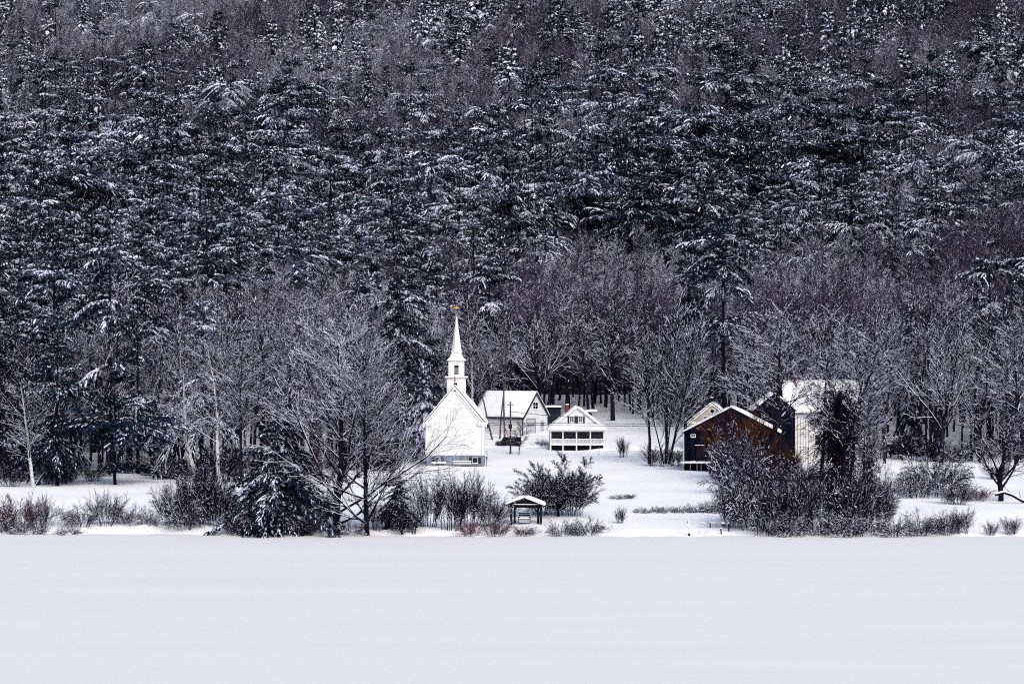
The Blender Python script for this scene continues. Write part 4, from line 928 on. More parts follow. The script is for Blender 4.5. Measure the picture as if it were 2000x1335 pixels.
def bank(px, py, w, dpt, hgt, d, lab, seed):
    r = np.random.default_rng(seed); n, m = 40, 14
    uu, vv = np.meshgrid(np.linspace(-1, 1, n), np.linspace(-1, 1, m), indexing='ij')
    x = X(px, d) + uu * w; y = d + vv * dpt
    hh = hgt * np.clip(1 - uu ** 2, 0, 1) ** .6 * np.clip(1 - vv ** 2, 0, 1) ** .8 * (1 + .25 * np.sin(uu * 9 + seed) + .15 * np.sin(uu * 23 + seed * 2) + r.normal(0, .05, uu.shape))
    z = G(x, y) - .08 + hh
    idx = np.arange(n * m).reshape(n, m); mb = MB()
    mb.add(np.stack([x, y, z], -1).reshape(-1, 3), np.stack([idx[:-1, :-1], idx[1:, :-1], idx[1:, 1:], idx[:-1, 1:]], -1).reshape(-1, 4))
    tag(mb.build('snow_bank', 'snow', smooth=True), lab, 'snow bank', 'ploughed banks along the village road')
bank(938, 884, 2.4, 1.5, .45, 426, 'ploughed snow bank left of the black off-roader', 1)
bank(1048, 882, 2.6, 1.6, .5, 430, 'ploughed snow bank right of the black off-roader, below the garage door', 2)
bank(1250, 880, 9, 2, .5, 425, 'long ploughed snow bank on the slope right of the porch cottage', 3)

# flag on a staff, utility poles, wires
df_ = 436.0; x = X(983, df_); o = thing('flag', (x, df_, g(x, df_)), 'small red and white striped flag hanging from a staff by the off-roader', 'flag')
zt_ = Zof(836, df_) - o.location[2]
mb = MB(); mb.bar((0, 0, -.3), (.35, 0, zt_), .03); mb.build('staff', 'pole', o)
mb = MB()
for j in range(7):
    for i in range(8):
        a0 = .36 + i * .075; a1_ = a0 + .075; z0_ = zt_ - .05 - j * .12 - i * .10; y0 = .06 * math.sin(i * 1.1); y1 = .06 * math.sin((i + 1) * 1.1)
        mb.add([(a0, y0, z0_), (a1_, y1, z0_ - .10), (a1_, y1, z0_ - .22), (a0, y0, z0_ - .12)], [(0, 1, 2, 3)], m=2 if (i < 4 and j < 3) else j % 2)
mb.build('flag_cloth', ['red', 'cloth', 'navy'], o)
def upole(px, base, top, d, lab, arm=True):
    x = X(px, d); z = g(x, d); o = thing('utility_pole', (x, d, z), lab, 'utility pole'); H = Zof(top, d) - z
    mb = MB(); mb.bar((0, 0, -.5), (0, 0, H), .15, 0, 8, .11); mb.build('post', 'pole', o)
    mb = MB(); mb.box(-.55, .55, -.16, -.06, H - .55, H - .43); mb.build('crossarm', 'wood', o)
    mb = MB()
    for q in (-.45, .45): mb.lathe([(.04, H - .43), (.06, H - .36), (.03, H - .28)], 8, (q, -.11))
    mb.build('insulator', 'white', o)
    return x, z + H
dp = 414.0
x1, _ = upole(997, 877, 784, dp, 'weathered utility pole in front of the garage')
x2, _ = upole(1478, 905, 790, dp, 'utility pole behind the black barn')
x0, _ = upole(640, 905, 790, dp, 'utility pole behind the biggest shore maple')
def wire(a, b, za, zb, sag, y, lab):
    mb = MB(); t = np.linspace(0, 1, 26)
    P = np.stack([a + (b - a) * t, np.full(26, y), za + (zb - za) * t - sag * 4 * t * (1 - t)], -1)
    mb.rod(P, .05, 0, 4); tag(mb.build('power_line', 'wire'), lab, 'power line', 'power lines crossing the village')
for j, (py, nm) in enumerate(((824.5, 'upper'), (828.5, 'lower'))):
    wire(x1, x2, Zof(py, dp), Zof(py + 1, dp), .18, dp - .12 - .05 * j, f'{nm} of two wires running from the garage pole past the cottage')
    wire(x0, x1, Zof(py + 2, dp), Zof(py, dp), .18, dp + .3 + .05 * j, f'{nm} of two wires running behind the church to the garage pole')
wire(x1, X(1110, 430), Zof(803, dp), Zof(808, 430), .1, dp - .05, 'thin service wire reaching from the garage pole toward the cottage chimney')
x = X(1170, 415); mb = MB(); mb.bar((x, 415, g(x, 415) - .3), (x, 415, Zof(856, 415)), .03, 0, 5); mb.bar((x, 415.05, Zof(860, 415)), (x + .08, 415.05, Zof(858, 415)), .05, 0, 5)
tag(mb.build('marker_stake', 'grey_wood'), 'thin snow stake standing before the cottage porch', 'stake')

# --- tan house behind the barn
dy = 425.0; o = thing('house', (X(1391, dy), dy, Zof(850, dy)), 'tan gabled house with a round window behind the black barn', 'house', rotz=math.radians(-6)); uy = dy / F
HW = 92 * uy; HE = 25 * uy; HP = 63 * uy
mb = MB(); mb.prism([(-HW / 2, -2), (HW / 2, -2), (HW / 2, HE), (0, HP), (-HW / 2, HE)], 0, 8, 'y'); mb.build('wall', 'tan', o)
roof_pair(o, HW, 0, 8, HE, HP, over=.35, front=.3, t=.10, snow=.14, matn='wood')
k = (HP - HE) / (HW / 2); mb = MB()
for s in (-1, 1): mb.prism([(0, HP + .0), (s * (HW / 2 + .34), HE - k * .34), (s * (HW / 2 + .34), HE - k * .34 - .26), (0, HP - .34)], -.25, -.04, 'y')
mb.box(-HW / 2, HW / 2, -.06, -.003, HE - .14, HE + .1); mb.build('rake_trim', 'white', o)
mb = MB(); zc_ = 47.5 * uy
for j in range(20):
    a, b = j * 2 * PI / 20, (j + 1) * 2 * PI / 20
    mb.bar((.42 * math.cos(a), -.05, zc_ + .42 * math.sin(a)), (.42 * math.cos(b), -.05, zc_ + .42 * math.sin(b)), .085, 0, 5)
wf = mb.build('round_window', 'white', o)
mb = MB(); mb.prism([(.38 * math.cos(j * 2 * PI / 20), zc_ + .38 * math.sin(j * 2 * PI / 20)) for j in range(20)], -.02, -.003, 'y'); mb.build('pane', 'glass', wf)
window(o, -1.0, 32 * uy - .2, .9, 1.2, y=0, cols=1, rows=2)
mb = MB(); mb.box(-.35, .15, 2.2, 2.7, HE, HP + .85); cm = mb.build('chimney', 'wood', o)
mb = MB(); mb.slab((-.38, 2.17, HP + .855), (.18, 2.17, HP + .855), (.18, 2.73, HP + .855), (-.38, 2.73, HP + .855), .14, nu=4, nv=4, amp=.01); mb.build('cap_snow', 'snow', cm, smooth=True)

# --- black barn with its snowy platform
db = 375.0; ub = db / F; o = thing('barn', (X(1428, db), db, Zof(907, db)), 'weathered black board barn with a snow-rimmed roof edge', 'barn', rotz=math.radians(-6.5))
BW = 186 * ub; BE = 62 * ub; BP = 110 * ub
mb = MB(); mb.prism([(-BW / 2, .25), (BW / 2, .25), (BW / 2, BE), (0, BP), (-BW / 2, BE)], 0, 10, 'y'); mb.build('wall', 'barn', o)
mb = MB(); mb.box(-BW / 2 + .1, BW / 2 - .1, .1, 9.9, -2.0, .25); mb.build('base', 'dark', o)
roof_pair(o, BW, 0, 10, BE, BP, over=.25, front=.18, t=.10, snow=.20, matn='wood')
mb = MB(); mb.box(-BW / 2 - .06, -BW / 2 + .10, -.07, -.003, .25, BE - .1); mb.build('corner_board', 'grey_white', o)
window(o, (1354 - 1428) * ub, (907 - 851) * ub, .55, .32, y=0, cols=1, rows=1, glass='dark')
mb = MB(); mb.box((1357 - 1428) * ub, (1375 - 1428) * ub, -.22, -.003, (907 - 871) * ub, (907 - 870) * ub + .02); dl = mb.build('door_hood', 'wood', o)
mb = MB(); mb.slab(((1357 - 1428) * ub, -.22, (907 - 870) * ub + .025), ((1376 - 1428) * ub, -.22, (907 - 870) * ub + .025), ((1376 - 1428) * ub, -.01, (907 - 870) * ub + .025), ((1357 - 1428) * ub, -.01, (907 - 870) * ub + .025), .12, nu=6, nv=3, amp=.01); mb.build('hood_snow', 'snow', dl, smooth=True)
mb = MB(); mb.box((1360 - 1428) * ub, (1396 - 1428) * ub, -.04, -.003, .4, (907 - 872) * ub); mb.build('door', 'wood', o)
pl = thing('platform', (X(1365, db - 2.2), db - 2.2, g(X(1365, db - 2.2), db - 2.2)), 'snow-covered plank platform on thin posts before the black barn', 'platform')
up = (db - 2.2) / F; pz = Zof(904.5, db - 2.2) - pl.location[2]
mb = MB(); mb.box((1329 - 1365) * up, (1397 - 1365) * up, -.5, 1.9, pz, pz + .08); dk = mb.build('deck', 'grey_wood', pl)
mb = MB(); mb.slab(((1329 - 1365) * up, -.5, pz + .083), ((1397 - 1365) * up, -.5, pz + .083), ((1397 - 1365) * up, 1.9, pz + .083), ((1329 - 1365) * up, 1.9, pz + .083), .14, nu=24, amp=.03); mb.build('snow_cover', 'snow', dk, smooth=True)
for px in (1333, 1348, 1361, 1369, 1385): mb = MB(); mb.bar(((px - 1365) * up, -.4, -.6), ((px - 1365) * up, -.4, pz), .045, 0, 5); mb.build('post', 'grey_wood', pl)

# --- white farmhouse with its dark ell
dw = 398.0; uw_ = dw / F; o = thing('farmhouse', (X(1612, dw), dw, Zof(893, dw)), 'two-storey white farmhouse with a broad snowy roof and tall brick flue', 'farmhouse')
fx = lambda px: (px - 1612) * uw_
fz = lambda py: (893 - py) * uw_
x0, x1_ = fx(1536), fx(1692); FE = fz(803); FP = fz(752); FD = 9.0
mb = MB(); mb.prism([(0, -2), (FD, -2), (FD, FE), (FD / 2, FP + .5), (0, FE)], x0, x1_, 'x'); mb.build('wall', 'white_wall', o)
kk = (FP + .5 - FE) / (FD / 2); mb = MB()
for s in (0, 1):
    e0 = -.4 if s == 0 else FD + .4
    mb.prism([(FD / 2, FP + .52), (e0, FE - kk * .4 + .02), (e0, FE - kk * .4 + .16), (FD / 2, FP + .66)], x0 - .35, x1_ + .35, 'x')
rf = mb.build('roof', 'wood', o)
mb = MB()
mb.slab((x0 - .35, -.45, FE - kk * .4 + .17), (x1_ + .35, -.45, FE - kk * .4 + .17), (x1_ + .35, FD / 2, FP + .68), (x0 - .35, FD / 2, FP + .68), .26, nu=26)
mb.slab((x0 - .35, FD + .45, FE - kk * .4 + .17), (x1_ + .35, FD + .45, FE - kk * .4 + .17), (x1_ + .35, FD / 2, FP + .68), (x0 - .35, FD / 2, FP + .68), .26, nu=26)
mb.build('roof_snow', 'snow', rf, smooth=True)
mb = MB(); mb.box(x0 - .02, x1_ + .02, -.14, -.003, FE - .42, FE - .12); mb.build('eave_trim', 'white', o)
for px, py, w, hgt in ((1586, 822, .66, 1.3), (1597, 825, .78, 1.7), (1596.5, 859, .72, 1.6), (1671, 823, .85, 1.5), (1671, 859, .85, 1.5), (1640, 823, .8, 1.5), (1640, 859, .8, 1.5)):
    window(o, fx(px), fz(py), w, hgt, y=0, cols=1, rows=2)
xx = fx(1558.5); mb = MB(); mb.lathe([(.27, FE + 2.0), (.25, fz(737))], 10, (xx, FD / 2 - 1.0)); cm = mb.build('chimney', 'brick', o)
mb = MB(); mb.lathe([(.27, fz(737) + .003), (.36, fz(737) + .06), (.36, fz(737) + .2), (.2, fz(737) + .28)], 10, (xx, FD / 2 - 1.0)); mb.build('chimney_cap', 'rust', cm)
xx = fx(1673); mb = MB(); mb.box(xx - .12, xx + .12, FD / 2 + .6, FD / 2 + .9, FE + 1, fz(741)); mb.build('flue_pipe', 'white', o)
el = thing('ell', (0, 0, 0), None, None); el.parent = o
de = 5.5                                                     # the ell projects this far towards the lake
ue = (dw - de) / F; ex = lambda px: X(px, dw - de) - X(1612, dw); ez = lambda py: Zof(py, dw - de) - Zof(893, dw)
EW = ex(1553) - ex(1473); ec = (ex(1553) + ex(1473)) / 2; EE = ez(801); EP = ez(769)
mb = MB(); mb.prism([(ec - EW / 2, -2.5), (ec + EW / 2, -2.5), (ec + EW / 2, EE), (ec, EP), (ec - EW / 2, EE)], -de, 3.5, 'y'); mb.build('wall', 'barn', el)
roof_pair(el, EW, -de, 2.0, EE, EP, over=.25, front=.15, t=.10, snow=.20, matn='wood', x0=ec)
mb = MB(); mb.box(ec - EW / 2 + .01, ec + EW / 2 - .01, -de - .05, -de - .003, EE - .10, EE + .06); mb.build('girt_board', 'wood', el)
window(el, ec + .3, EE - 1.6, 1.1, 1.6, y=-de, cols=2, rows=2, frame='wood')
window(el, ec + .1, EE + 1.2, .7, .9, y=-de, cols=1, rows=2, frame='wood')
# rustic pole trellis by the farmhouse wall
o = thing('trellis', (X(1568, 392), 392, g(X(1568, 392), 392)), 'tall thin pole trellis against the left part of the farmhouse wall', 'trellis')
for q in range(5): mb = MB(); mb.bar((-.8 + .42 * q, 0, -.3), (-.8 + .42 * q, 0, Zof(813 + (q % 2) * 3, 392) - o.location[2]), .035, 0, 5); mb.build('pole', 'wood', o)
mb = MB(); mb.bar((-.9, .05, 2.6), (1.0, .05, 2.6), .03, 0, 4); mb.bar((-.9, .05, 4.6), (1.0, .05, 4.6), .03, 0, 4); mb.build('rail', 'wood', o)
# snow-covered table right of the farmhouse
dq = 402.0; x = X(1743, dq); o = thing('picnic_table', (x, dq, g(x, dq)), 'picnic table with high backboard under snow right of the farmhouse', 'picnic table')
uq = dq / F; zz = Zof(872, dq) - o.location[2]
mb = MB(); mb.box(-.95, .95, -.3, .3, zz, zz + .34); mb.build('table_gap_shade', 'dark', o)  # solid dark block stands in for the shaded gap under the top
mb = MB(); mb.box(-1.0, 1.0, -.34, .34, zz + .343, zz + .42); tp = mb.build('table_top', 'grey_wood', o)
mb = MB(); mb.slab((-1, -.34, zz + .425), (1, -.34, zz + .425), (1, .34, zz + .425), (-1, .34, zz + .425), .16, nv=4); mb.build('snow_cover', 'snow', tp, smooth=True)
for s in (-1, 1): mb = MB(); mb.box(s * .9 - .06, s * .9 + .06, -.2, .2, -.3, zz - .003); mb.build('leg', 'wood', o)
mb = MB(); mb.box(-.95, .95, .36, .42, zz + .0, zz + 1.4); bb = mb.build('backboard', 'grey_white', o)
mb = MB(); mb.slab((-.97, .34, zz + 1.405), (.97, .34, zz + 1.405), (.97, .46, zz + 1.405), (-.97, .46, zz + 1.405), .2, nv=3); mb.build('snow_cap', 'snow', bb, smooth=True)
# pale hut among the trees on the left
dl_ = 372.0; x = X(290, dl_); o = thing('hut', (x, dl_, g(x, dl_)), 'small pale hut half hidden under pines at the left forest edge', 'hut')
zt_ = Zof(893, dl_) - o.location[2]
mb = MB(); mb.box(-.5, .42, -.4, .4, -.2, zt_); mb.build('wall', 'white', o)
mb = MB(); mb.box(.42, 1.05, -.36, .4, -.2, zt_ - .05); mb.build('lean_to', 'wood', o)
mb = MB(); mb.slab((-.62, -.5, zt_ + .003), (1.15, -.5, zt_ + .003), (1.15, .5, zt_ + .003), (-.62, .5, zt_ + .003), .16, nv=4); mb.build('roof_snow', 'snow', o, smooth=True)

# --- swing shelter on the shore
dsw = depth_of(1027, 1024); us = dsw / F
sh = thing('swing_shelter', (X(1025, dsw), dsw, g(X(1025, dsw), dsw)), 'dark timber gable shelter with a thick snow roof on the shore', 'shelter', rotz=math.radians(-4))
sx = lambda px: (px - 1025) * us
sz_ = lambda py: Zof(py, dsw) - sh.location[2]
for px, y in ((998.5, 0), (1003.5, 1.5), (1051, 0), (1056.5, -.25)):
    mb = MB(); mb.box(sx(px) - .12, sx(px) + .12, y - .12, y + .12, -.5, sz_(986)); mb.build('post', 'wood', sh)
mb = MB(); mb.box(sx(1055) - .12, sx(1055) + .12, 1.38, 1.62, -.5, sz_(986)); mb.build('post', 'wood', sh)
SE, SP = sz_(986.5), sz_(972.5); wl, wr = sx(985), sx(1064); sc0 = sx(1024)
mb = MB(); mb.prism([(wl + .35, SE - .03), (wr - .35, SE - .03), (wr - .35, SE + .06), (sc0, SP - .06), (wl + .35, SE + .06)], -.3, -.2, 'y'); mb.build('gable_boards', 'wood', sh)
mb = MB(); mb.box(sx(1002), sx(1053), -.33, -.305, sz_(984.5), sz_(983.4)); mb.build('painted_light_slot', 'snow', sh)  # snow-coloured strip on the boards imitates daylight through a slot
mb = MB(); mb.box(wl + .4, wr - .4, -.15, .1, SE - .25, SE - .033); mb.box(wl + .4, wr - .4, 1.4, 1.6, SE - .25, SE - .033); mb.build('tie_beam', 'wood', sh)
mb = MB()
mb.prism([(sc0, SP), (wl, SE - .08), (wl, SE + .02), (sc0, SP + .10)], -.6, 2.1, 'y'); mb.prism([(sc0 + .002, SP), (wr, SE - .08), (wr, SE + .02), (sc0 + .002, SP + .10)], -.6, 2.1, 'y')
rf = mb.build('roof', 'wood', sh)
mb = MB(); mb.slab((wl - .02, -.62, SE + .03), (wl - .02, 2.1, SE + .03), (sc0, 2.1, SP + .11), (sc0, -.62, SP + .11), .27, amp=.012); mb.slab((wr + .02, -.62, SE + .03), (wr + .02, 2.1, SE + .03), (sc0, 2.1, SP + .11), (sc0, -.62, SP + .11), .27, amp=.012)
mb.build('roof_snow', 'snow', rf, smooth=True)
mb = MB()
for a, b in ((1000, 1010), (1053, 1043)): mb.bar((sx(a), 0, SE - .95), (sx(b), 0, SE - .25), .06, 0, 4)
mb.build('knee_brace', 'wood', sh)
sw_ = thing('porch_swing', (X(1024, dsw) , dsw + .6, sh.location[2]), 'wooden bench swing piled with snow hanging inside the shore shelter', 'swing')
z0_ = sz_(1022); mb = MB()
mb.box(-.62, .62, -.25, .35, z0_ + .42, z0_ + .50); mb.build('seat', 'wood', sw_)
mb = MB(); mb.slab((-.6, -.25, z0_ + .503), (.6, -.25, z0_ + .503), (.6, .3, z0_ + .503), (-.6, .3, z0_ + .503), .2, amp=.01); mb.build('seat_snow', 'snow', sw_, smooth=True)
mb = MB()
for j in range(3): mb.box(-.62, .62, .36, .40, z0_ + .58 + .22 * j, z0_ + .72 + .22 * j)
bk = mb.build('backrest', 'wood', sw_)
mb = MB(); mb.slab((-.6, .34, z0_ + 1.17), (.6, .34, z0_ + 1.17), (.6, .42, z0_ + 1.17), (-.6, .42, z0_ + 1.17), .07, nv=2, amp=.005); mb.build('back_snow', 'snow', bk, smooth=True)
for s in (-1, 1):
    mb = MB(); mb.box(s * .66 - .035, s * .66 + .035, -.3, .4, z0_ + .66, z0_ + .73); mb.box(s * .66 - .035, s * .66 + .035, -.28, -.2, z0_ + .05, z0_ + .657); mb.build('armrest', 'wood', sw_)
    mb = MB(); mb.bar((s * .66, .38, z0_ + .7), (s * .6, 0.4, SE - .2), .015, 0, 4); mb.bar((s * .66, -.25, z0_ + .7), (s * .6, -.1, SE - .2), .015, 0, 4); mb.build('chain', 'metal', sw_)
mb = MB(); mb.box(-.62, .62, -.29, -.25, z0_ + .02, z0_ + .15); fr_ = mb.build('foot_board', 'wood', sw_)
mb = MB(); mb.slab((-.62, -.31, z0_ + .153), (.62, -.31, z0_ + .153), (.62, -.1, z0_ + .153), (-.62, -.1, z0_ + .153), .07, nv=2, amp=.005); mb.build('foot_snow', 'snow', fr_, smooth=True)

# --- little landing on the right shore: white mast, railing, grill, posts, hoops
dk = depth_of(1346, 1046); x = X(1345, dk); o = thing('mast', (x, dk, g(x, dk)), 'slim white pole with a black foot on the right shore', 'pole')
zt_ = Zof(1014, dk) - o.location[2]
mb = MB(); mb.bar((.06, 0, .12), (-.02, 0, zt_), .07, 0, 8, .05); mb.build('shaft', 'white', o)
mb = MB(); mb.lathe([(.12, -.1), (.12, .22), (.06, .24)], 8, (.06, 0)); mb.build('foot', 'wood', o)
mb = MB(); mb.box(-.17, -.08, -.05, .05, zt_ - .4, zt_ - .2); mb.build('cleat', 'grey_wood', o)
dr_ = depth_of(1400, 1030); ur = dr_ / F; x = X(1397, dr_); o = thing('railing', (x, dr_, g(x, dr_)), 'grey dock railing with thin balusters left of the black grill', 'railing')
zt_ = Zof(1021, dr_) - o.location[2]
mb = MB(); mb.bar(((1369 - 1397) * ur, 0, zt_), ((1413 - 1397) * ur, 0, zt_), .035, 0, 5); tr_ = mb.build('top_rail', 'metal', o)
mb = MB(); mb.bar(((1369 - 1397) * ur, 0, zt_ + .05), ((1410 - 1397) * ur, 0, zt_ + .05), .03, 0, 5); mb.build('rail_snow', 'snow', tr_)
for px in (1369, 1375.2, 1381, 1392.3, 1398.5, 1404.5): mb = MB(); mb.bar(((px - 1397) * ur, 0, -.15), ((px - 1397) * ur, 0, zt_), .022 if px > 1370 else .035, 0, 5); mb.build('baluster', 'metal', o)
mb = MB(); mb.box((1386 - 1397) * ur, (1388.2 - 1397) * ur, -.06, .06, -.2, zt_ - .02); mb.build('post', 'wood', o)
mb = MB(); mb.bar(((1387 - 1397) * ur, -.1, zt_), ((1376 - 1397) * ur, -.1, zt_ + .3), .025, 0, 4); mb.build('tow_line', 'grey_wood', o)
x = X(1413, dr_); o = thing('grill', (x, dr_ - .1, g(x, dr_)), 'black kettle grill half buried in snow at the end of the railing', 'grill')
zt_ = Zof(1023, dr_) - o.location[2]
mb = MB(); mb.lathe([(.03, zt_ - .22), (.14, zt_ - .20), (.24, zt_ - .12), (.29, zt_ - .01), (.29, zt_ + .03)], 16); mb.build('bowl', 'car', o)
mb = MB(); mb.lathe([(.27, zt_ + .033), (.30, zt_ + .10), (.26, zt_ + .24), (.14, zt_ + .36), (.03, zt_ + .40)], 16); mb.build('snow_cap', 'snow', o, smooth=True)
for j in range(3): mb = MB(); a = j * 2.1; mb.bar((.14 * math.cos(a), .14 * math.sin(a), zt_ - .18), (.25 * math.cos(a), .25 * math.sin(a), -.2), .02, 0, 5); mb.build('leg', 'metal', o)
for px, b, t, lab in ((1408.5, 1043, 1031, 'short black dock post leaning below the grill'), (1423.5, 1037, 1021, 'taller black dock post at the thicket edge right of the grill')):
    d = depth_of(px, b); x = X(px, d); o = thing('dock_post', (x, d, g(x, d)), lab, 'post', group='black dock posts at the landing')
    zt_ = Zof(t, d) - o.location[2]
    mb = MB(); mb.bar((.03, 0, -.2), (-.04, 0, zt_), .085, 0, 6, .075); mb.build('shaft', 'wood', o)
    mb = MB(); mb.lathe([(.09, zt_ - .01), (.1, zt_ + .05), (.03, zt_ + .1)], 8, (-.04, 0)); mb.build('snow_cap', 'snow', o)
for px, lab in ((1366.5, 'left of two small grey ladder hoops in the bank snow'), (1378.5, 'right of two small grey ladder hoops in the bank snow')):
    d = depth_of(px, 1043); x = X(px, d); z = g(x, d); a = np.linspace(0, PI, 9)
    mb = MB(); mb.rod([(x - .13, d - .3, z - .1)] + [(x - .02 - .11 * math.cos(q), d - .3 + .4 * q / PI, z + .2 + .14 * math.sin(q)) for q in a] + [(x + .09, d + .1, z - .1)], .022)
    tag(mb.build('ladder_hoop', 'metal'), lab, 'ladder hoop', 'ladder hoops at the landing')
# dry weeds poking through the bank snow: too many to count
r_ = np.random.default_rng(77); n = 900
px = r_.uniform(0, 2000, n); dd = 278 + r_.gamma(2.0, 2.4, n); xx = X(px, dd)
keep = r_.random(n) < np.where((px > 180) & (px < 430), .12, .7) * np.where((px > 1180) & (px < 1360), .06, 1)
px, dd, xx = px[keep], dd[keep], xx[keep]; n = len(xx); zz = G(xx, dd)
P0 = np.stack([xx, dd, zz - .05], -1); P1 = P0 + np.stack([r_.normal(0, .14, n), r_.normal(0, .1, n), r_.uniform(.15, .75, n)], -1)
mb = MB(); V, Q = tubes(P0, P1, np.full(n, .012), np.full(n, .007), 3); mb.add(V, Q)
tag(mb.build('dry_weeds', 'twig_red'), 'thin dry weed stalks poking through the snow along the bank', 'weeds', kind='stuff')
# ------------------------------------------------------------------ the wooded hillside
CONIF = np.array([                                # share of conifers by place: 10 columns of 200 px, rows of 50 px from the top
    [.15, .10, .12, .55, .68, .55, .75, .65, .5, .35], [.22, .28, .12, .48, .60, .52, .72, .65, .5, .45], [.38, .38, .25, .48, .30, .30, .68, .6, .5, .5],
    [.80, .40, .48, .30, .20, .38, .62, .6, .48, .5], [.90, .70, .50, .40, .20, .30, .50, .58, .48, .48], [1, .9, .7, .6, .35, .35, .35, .5, .45, .4],
    [1, 1, 1, .9, .9, .85, .85, .9, .8, .35], [1, 1, 1, .95, .9, .95, .95, 1, .9, .3], [1, 1, 1, 1, .95, .95, .95, 1, .9, .3], [1, 1, 1, 1, 1, .9, .85, 1, .9, .4],
    [1, 1, 1, 1, .9, .4, .5, .9, .6, .3], [1, .85, .95, .9, .6, .1, .12, .15, .1, .12], [.95, .6, .6, .5, .6, 0, .05, 0, .05, .10], [.85, .40, .2, .2, .45, 0, 0, 0, 0, .08], [.7, .25, .08, .08, .25, 0, 0, 0, 0, .06], [.5, .15, .04, .05, .1, 0, 0, 0, 0, .05]])
def conif_at(px, py):
    cx = np.clip(px / 200 - .5, 0, 8.999); cy = np.clip(py / 50 - .5, 0, 14.999)
    i, j = cx.astype(int), cy.astype(int); a, b = cx - i, cy - j
    return (CONIF[j, i] * (1 - a) + CONIF[j, i + 1] * a) * (1 - b) + (CONIF[j + 1, i] * (1 - a) + CONIF[j + 1, i + 1] * a) * b
r = np.random.default_rng(99)
cand = []
y = 352.0
while y < 1130:
    sp = np.interp(y, [350, 480, 600, 1100], [5.2, 4.6, 4.9, 5.6])
    hwid = .207 * y + 9
    n = int(2 * hwid / sp)
    xs = np.linspace(-hwid, hwid, n) + r.uniform(-.5, .5, n) * sp * .95
    cand.append(np.stack([xs, y + r.uniform(-.5, .5, n) * sp * .95], -1)); y += sp
P = np.concatenate(cand); px = CX + F * P[:, 0] / P[:, 1]
front = np.interp(px, [0, 320, 420, 770, 790, 830, 900, 1000, 1220, 1290, 1340, 1480, 1700, 1760, 1800, 2000], [356, 358, 366, 372, 410, 440, 474, 482, 492, 470, 442, 446, 428, 420, 398, 398])
P = P[P[:, 1] > front]; px = CX + F * P[:, 0] / P[:, 1]
Z = G(P[:, 0], P[:, 1])
py_c = CY + F * (EYE - Z - 10) / P[:, 1]
# clumps: low frequency noise decides between neighbours
nz = .5 + .25 * np.sin(P[:, 0] * .13 + np.sin(P[:, 1] * .05) * 2) + .25 * np.sin(P[:, 1] * .085 + np.sin(P[:, 0] * .06 + 1) * 2)
v = .40 * r.random(len(P)) + .60 * nz; v = np.argsort(np.argsort(v)) / len(v)          # clumped, yet with the wanted share
is_con = v < conif_at(px, py_c) * .97
pine_share = np.interp(py_c, [150, 330], [.25, .86])
is_pine = is_con & (r.random(len(P)) < pine_share)
kind = np.where(is_pine, 0, np.where(is_con, 1, 2))
thin = r.random(len(P)) < np.where(kind == 2, .95, np.where(kind == 0, .46, .62))
P, Z, px, kind, py_c = P[thin], Z[thin], px[thin], kind[thin], py_c[thin]
Hs = np.where(kind == 0, np.clip(r.normal(1, .22, len(P)), .5, 1.5) * np.interp(P[:, 1], [400, 700, 1050], [25, 24, 18]), np.where(kind == 1, np.clip(r.normal(1, .28, len(P)), .45, 1.7) * np.interp(P[:, 1], [400, 1050], [17, 15]), r.normal(1, .12, len(P)) * np.interp(P[:, 1], [400, 560, 1050], [22, 19, 15])))
# the load of snow comes in patches, and is heavier up on the right
nz2 = .5 * np.sin(P[:, 0] * .055 + np.sin(P[:, 1] * .021 + 2) * 2.2) + .5 * np.sin(P[:, 1] * .031 + np.sin(P[:, 0] * .033) * 2 + 4)
py_b = CY + F * (EYE - Z - 8) / P[:, 1]
snowy = nz2 + r.normal(0, .55, len(P)) + .55 * np.clip((px - 1000) / 800, -.6, 1) * np.clip((330 - py_b) / 200, 0, 1)
RANK = {0: [1, 5, 3, 0, 2, 4], 1: [1, 0, 3, 2], 2: [2, 0, 4, 1, 5, 3]}        # far forms from bare to heavily laden
NAMES = [PT, ST, BT]; MID = [[f'pine_mid{i}' for i in range(6)], [f'spruce_mid{i}' for i in range(3)], [f'bare_mid{i}' for i in range(5)]]
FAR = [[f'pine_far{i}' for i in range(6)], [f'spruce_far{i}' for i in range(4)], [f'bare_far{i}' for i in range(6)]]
MASS = ['distant_pine_forest', 'distant_spruce_forest', 'distant_bare_woods']
COLS = [(-99, 'at the left photo edge'), (60, 'above the tall ragged pine'), (170, 'above the wide black pine'), (290, 'above the pale hut'), (360, 'above the birches'), (450, 'left above the bowed spruce'),
        (540, 'above the bowed spruce'), (620, 'above the biggest shore maple'), (690, 'above the second shore maple'), (745, 'above the long-trunked pine'), (825, 'left of the steeple'), (865, 'over the steeple tip'),
        (915, 'just right of the steeple'), (960, 'above the garage'), (1055, 'above the cottage chimney'), (1130, 'above the cottage porch'), (1200, 'above the open slope'), (1260, 'above the multi-stemmed tree'),
        (1340, 'above the black barn'), (1400, 'over the tan house'), (1460, 'above the dark gable'), (1530, 'above the farmhouse flue'), (1600, 'above the vine-choked tree'), (1680, 'right above the farmhouse'),
        (1750, 'over the spire-like spruce'), (1810, 'above the arching bush'), (1880, 'above the leaning trunks'), (1950, 'at the right photo edge')]
ROWS = [(0, 'at the forest foot'), (470, 'just inside the woods'), (510, 'low on the slope'), (550, 'partway up'), (600, 'on the mid slope'), (660, 'higher up'), (740, 'high up'), (840, 'near the top')]
ORD = ['first', 'second', 'third', 'fourth', 'fifth', 'sixth', 'seventh', 'eighth', 'ninth', 'tenth', 'eleventh', 'twelfth']
KW = ['pine', 'spruce', 'bare tree']
order = np.argsort(P[:, 1]); inside = (px > -25) & (px < 2025)
taken = np.zeros(len(P), bool); recs = []
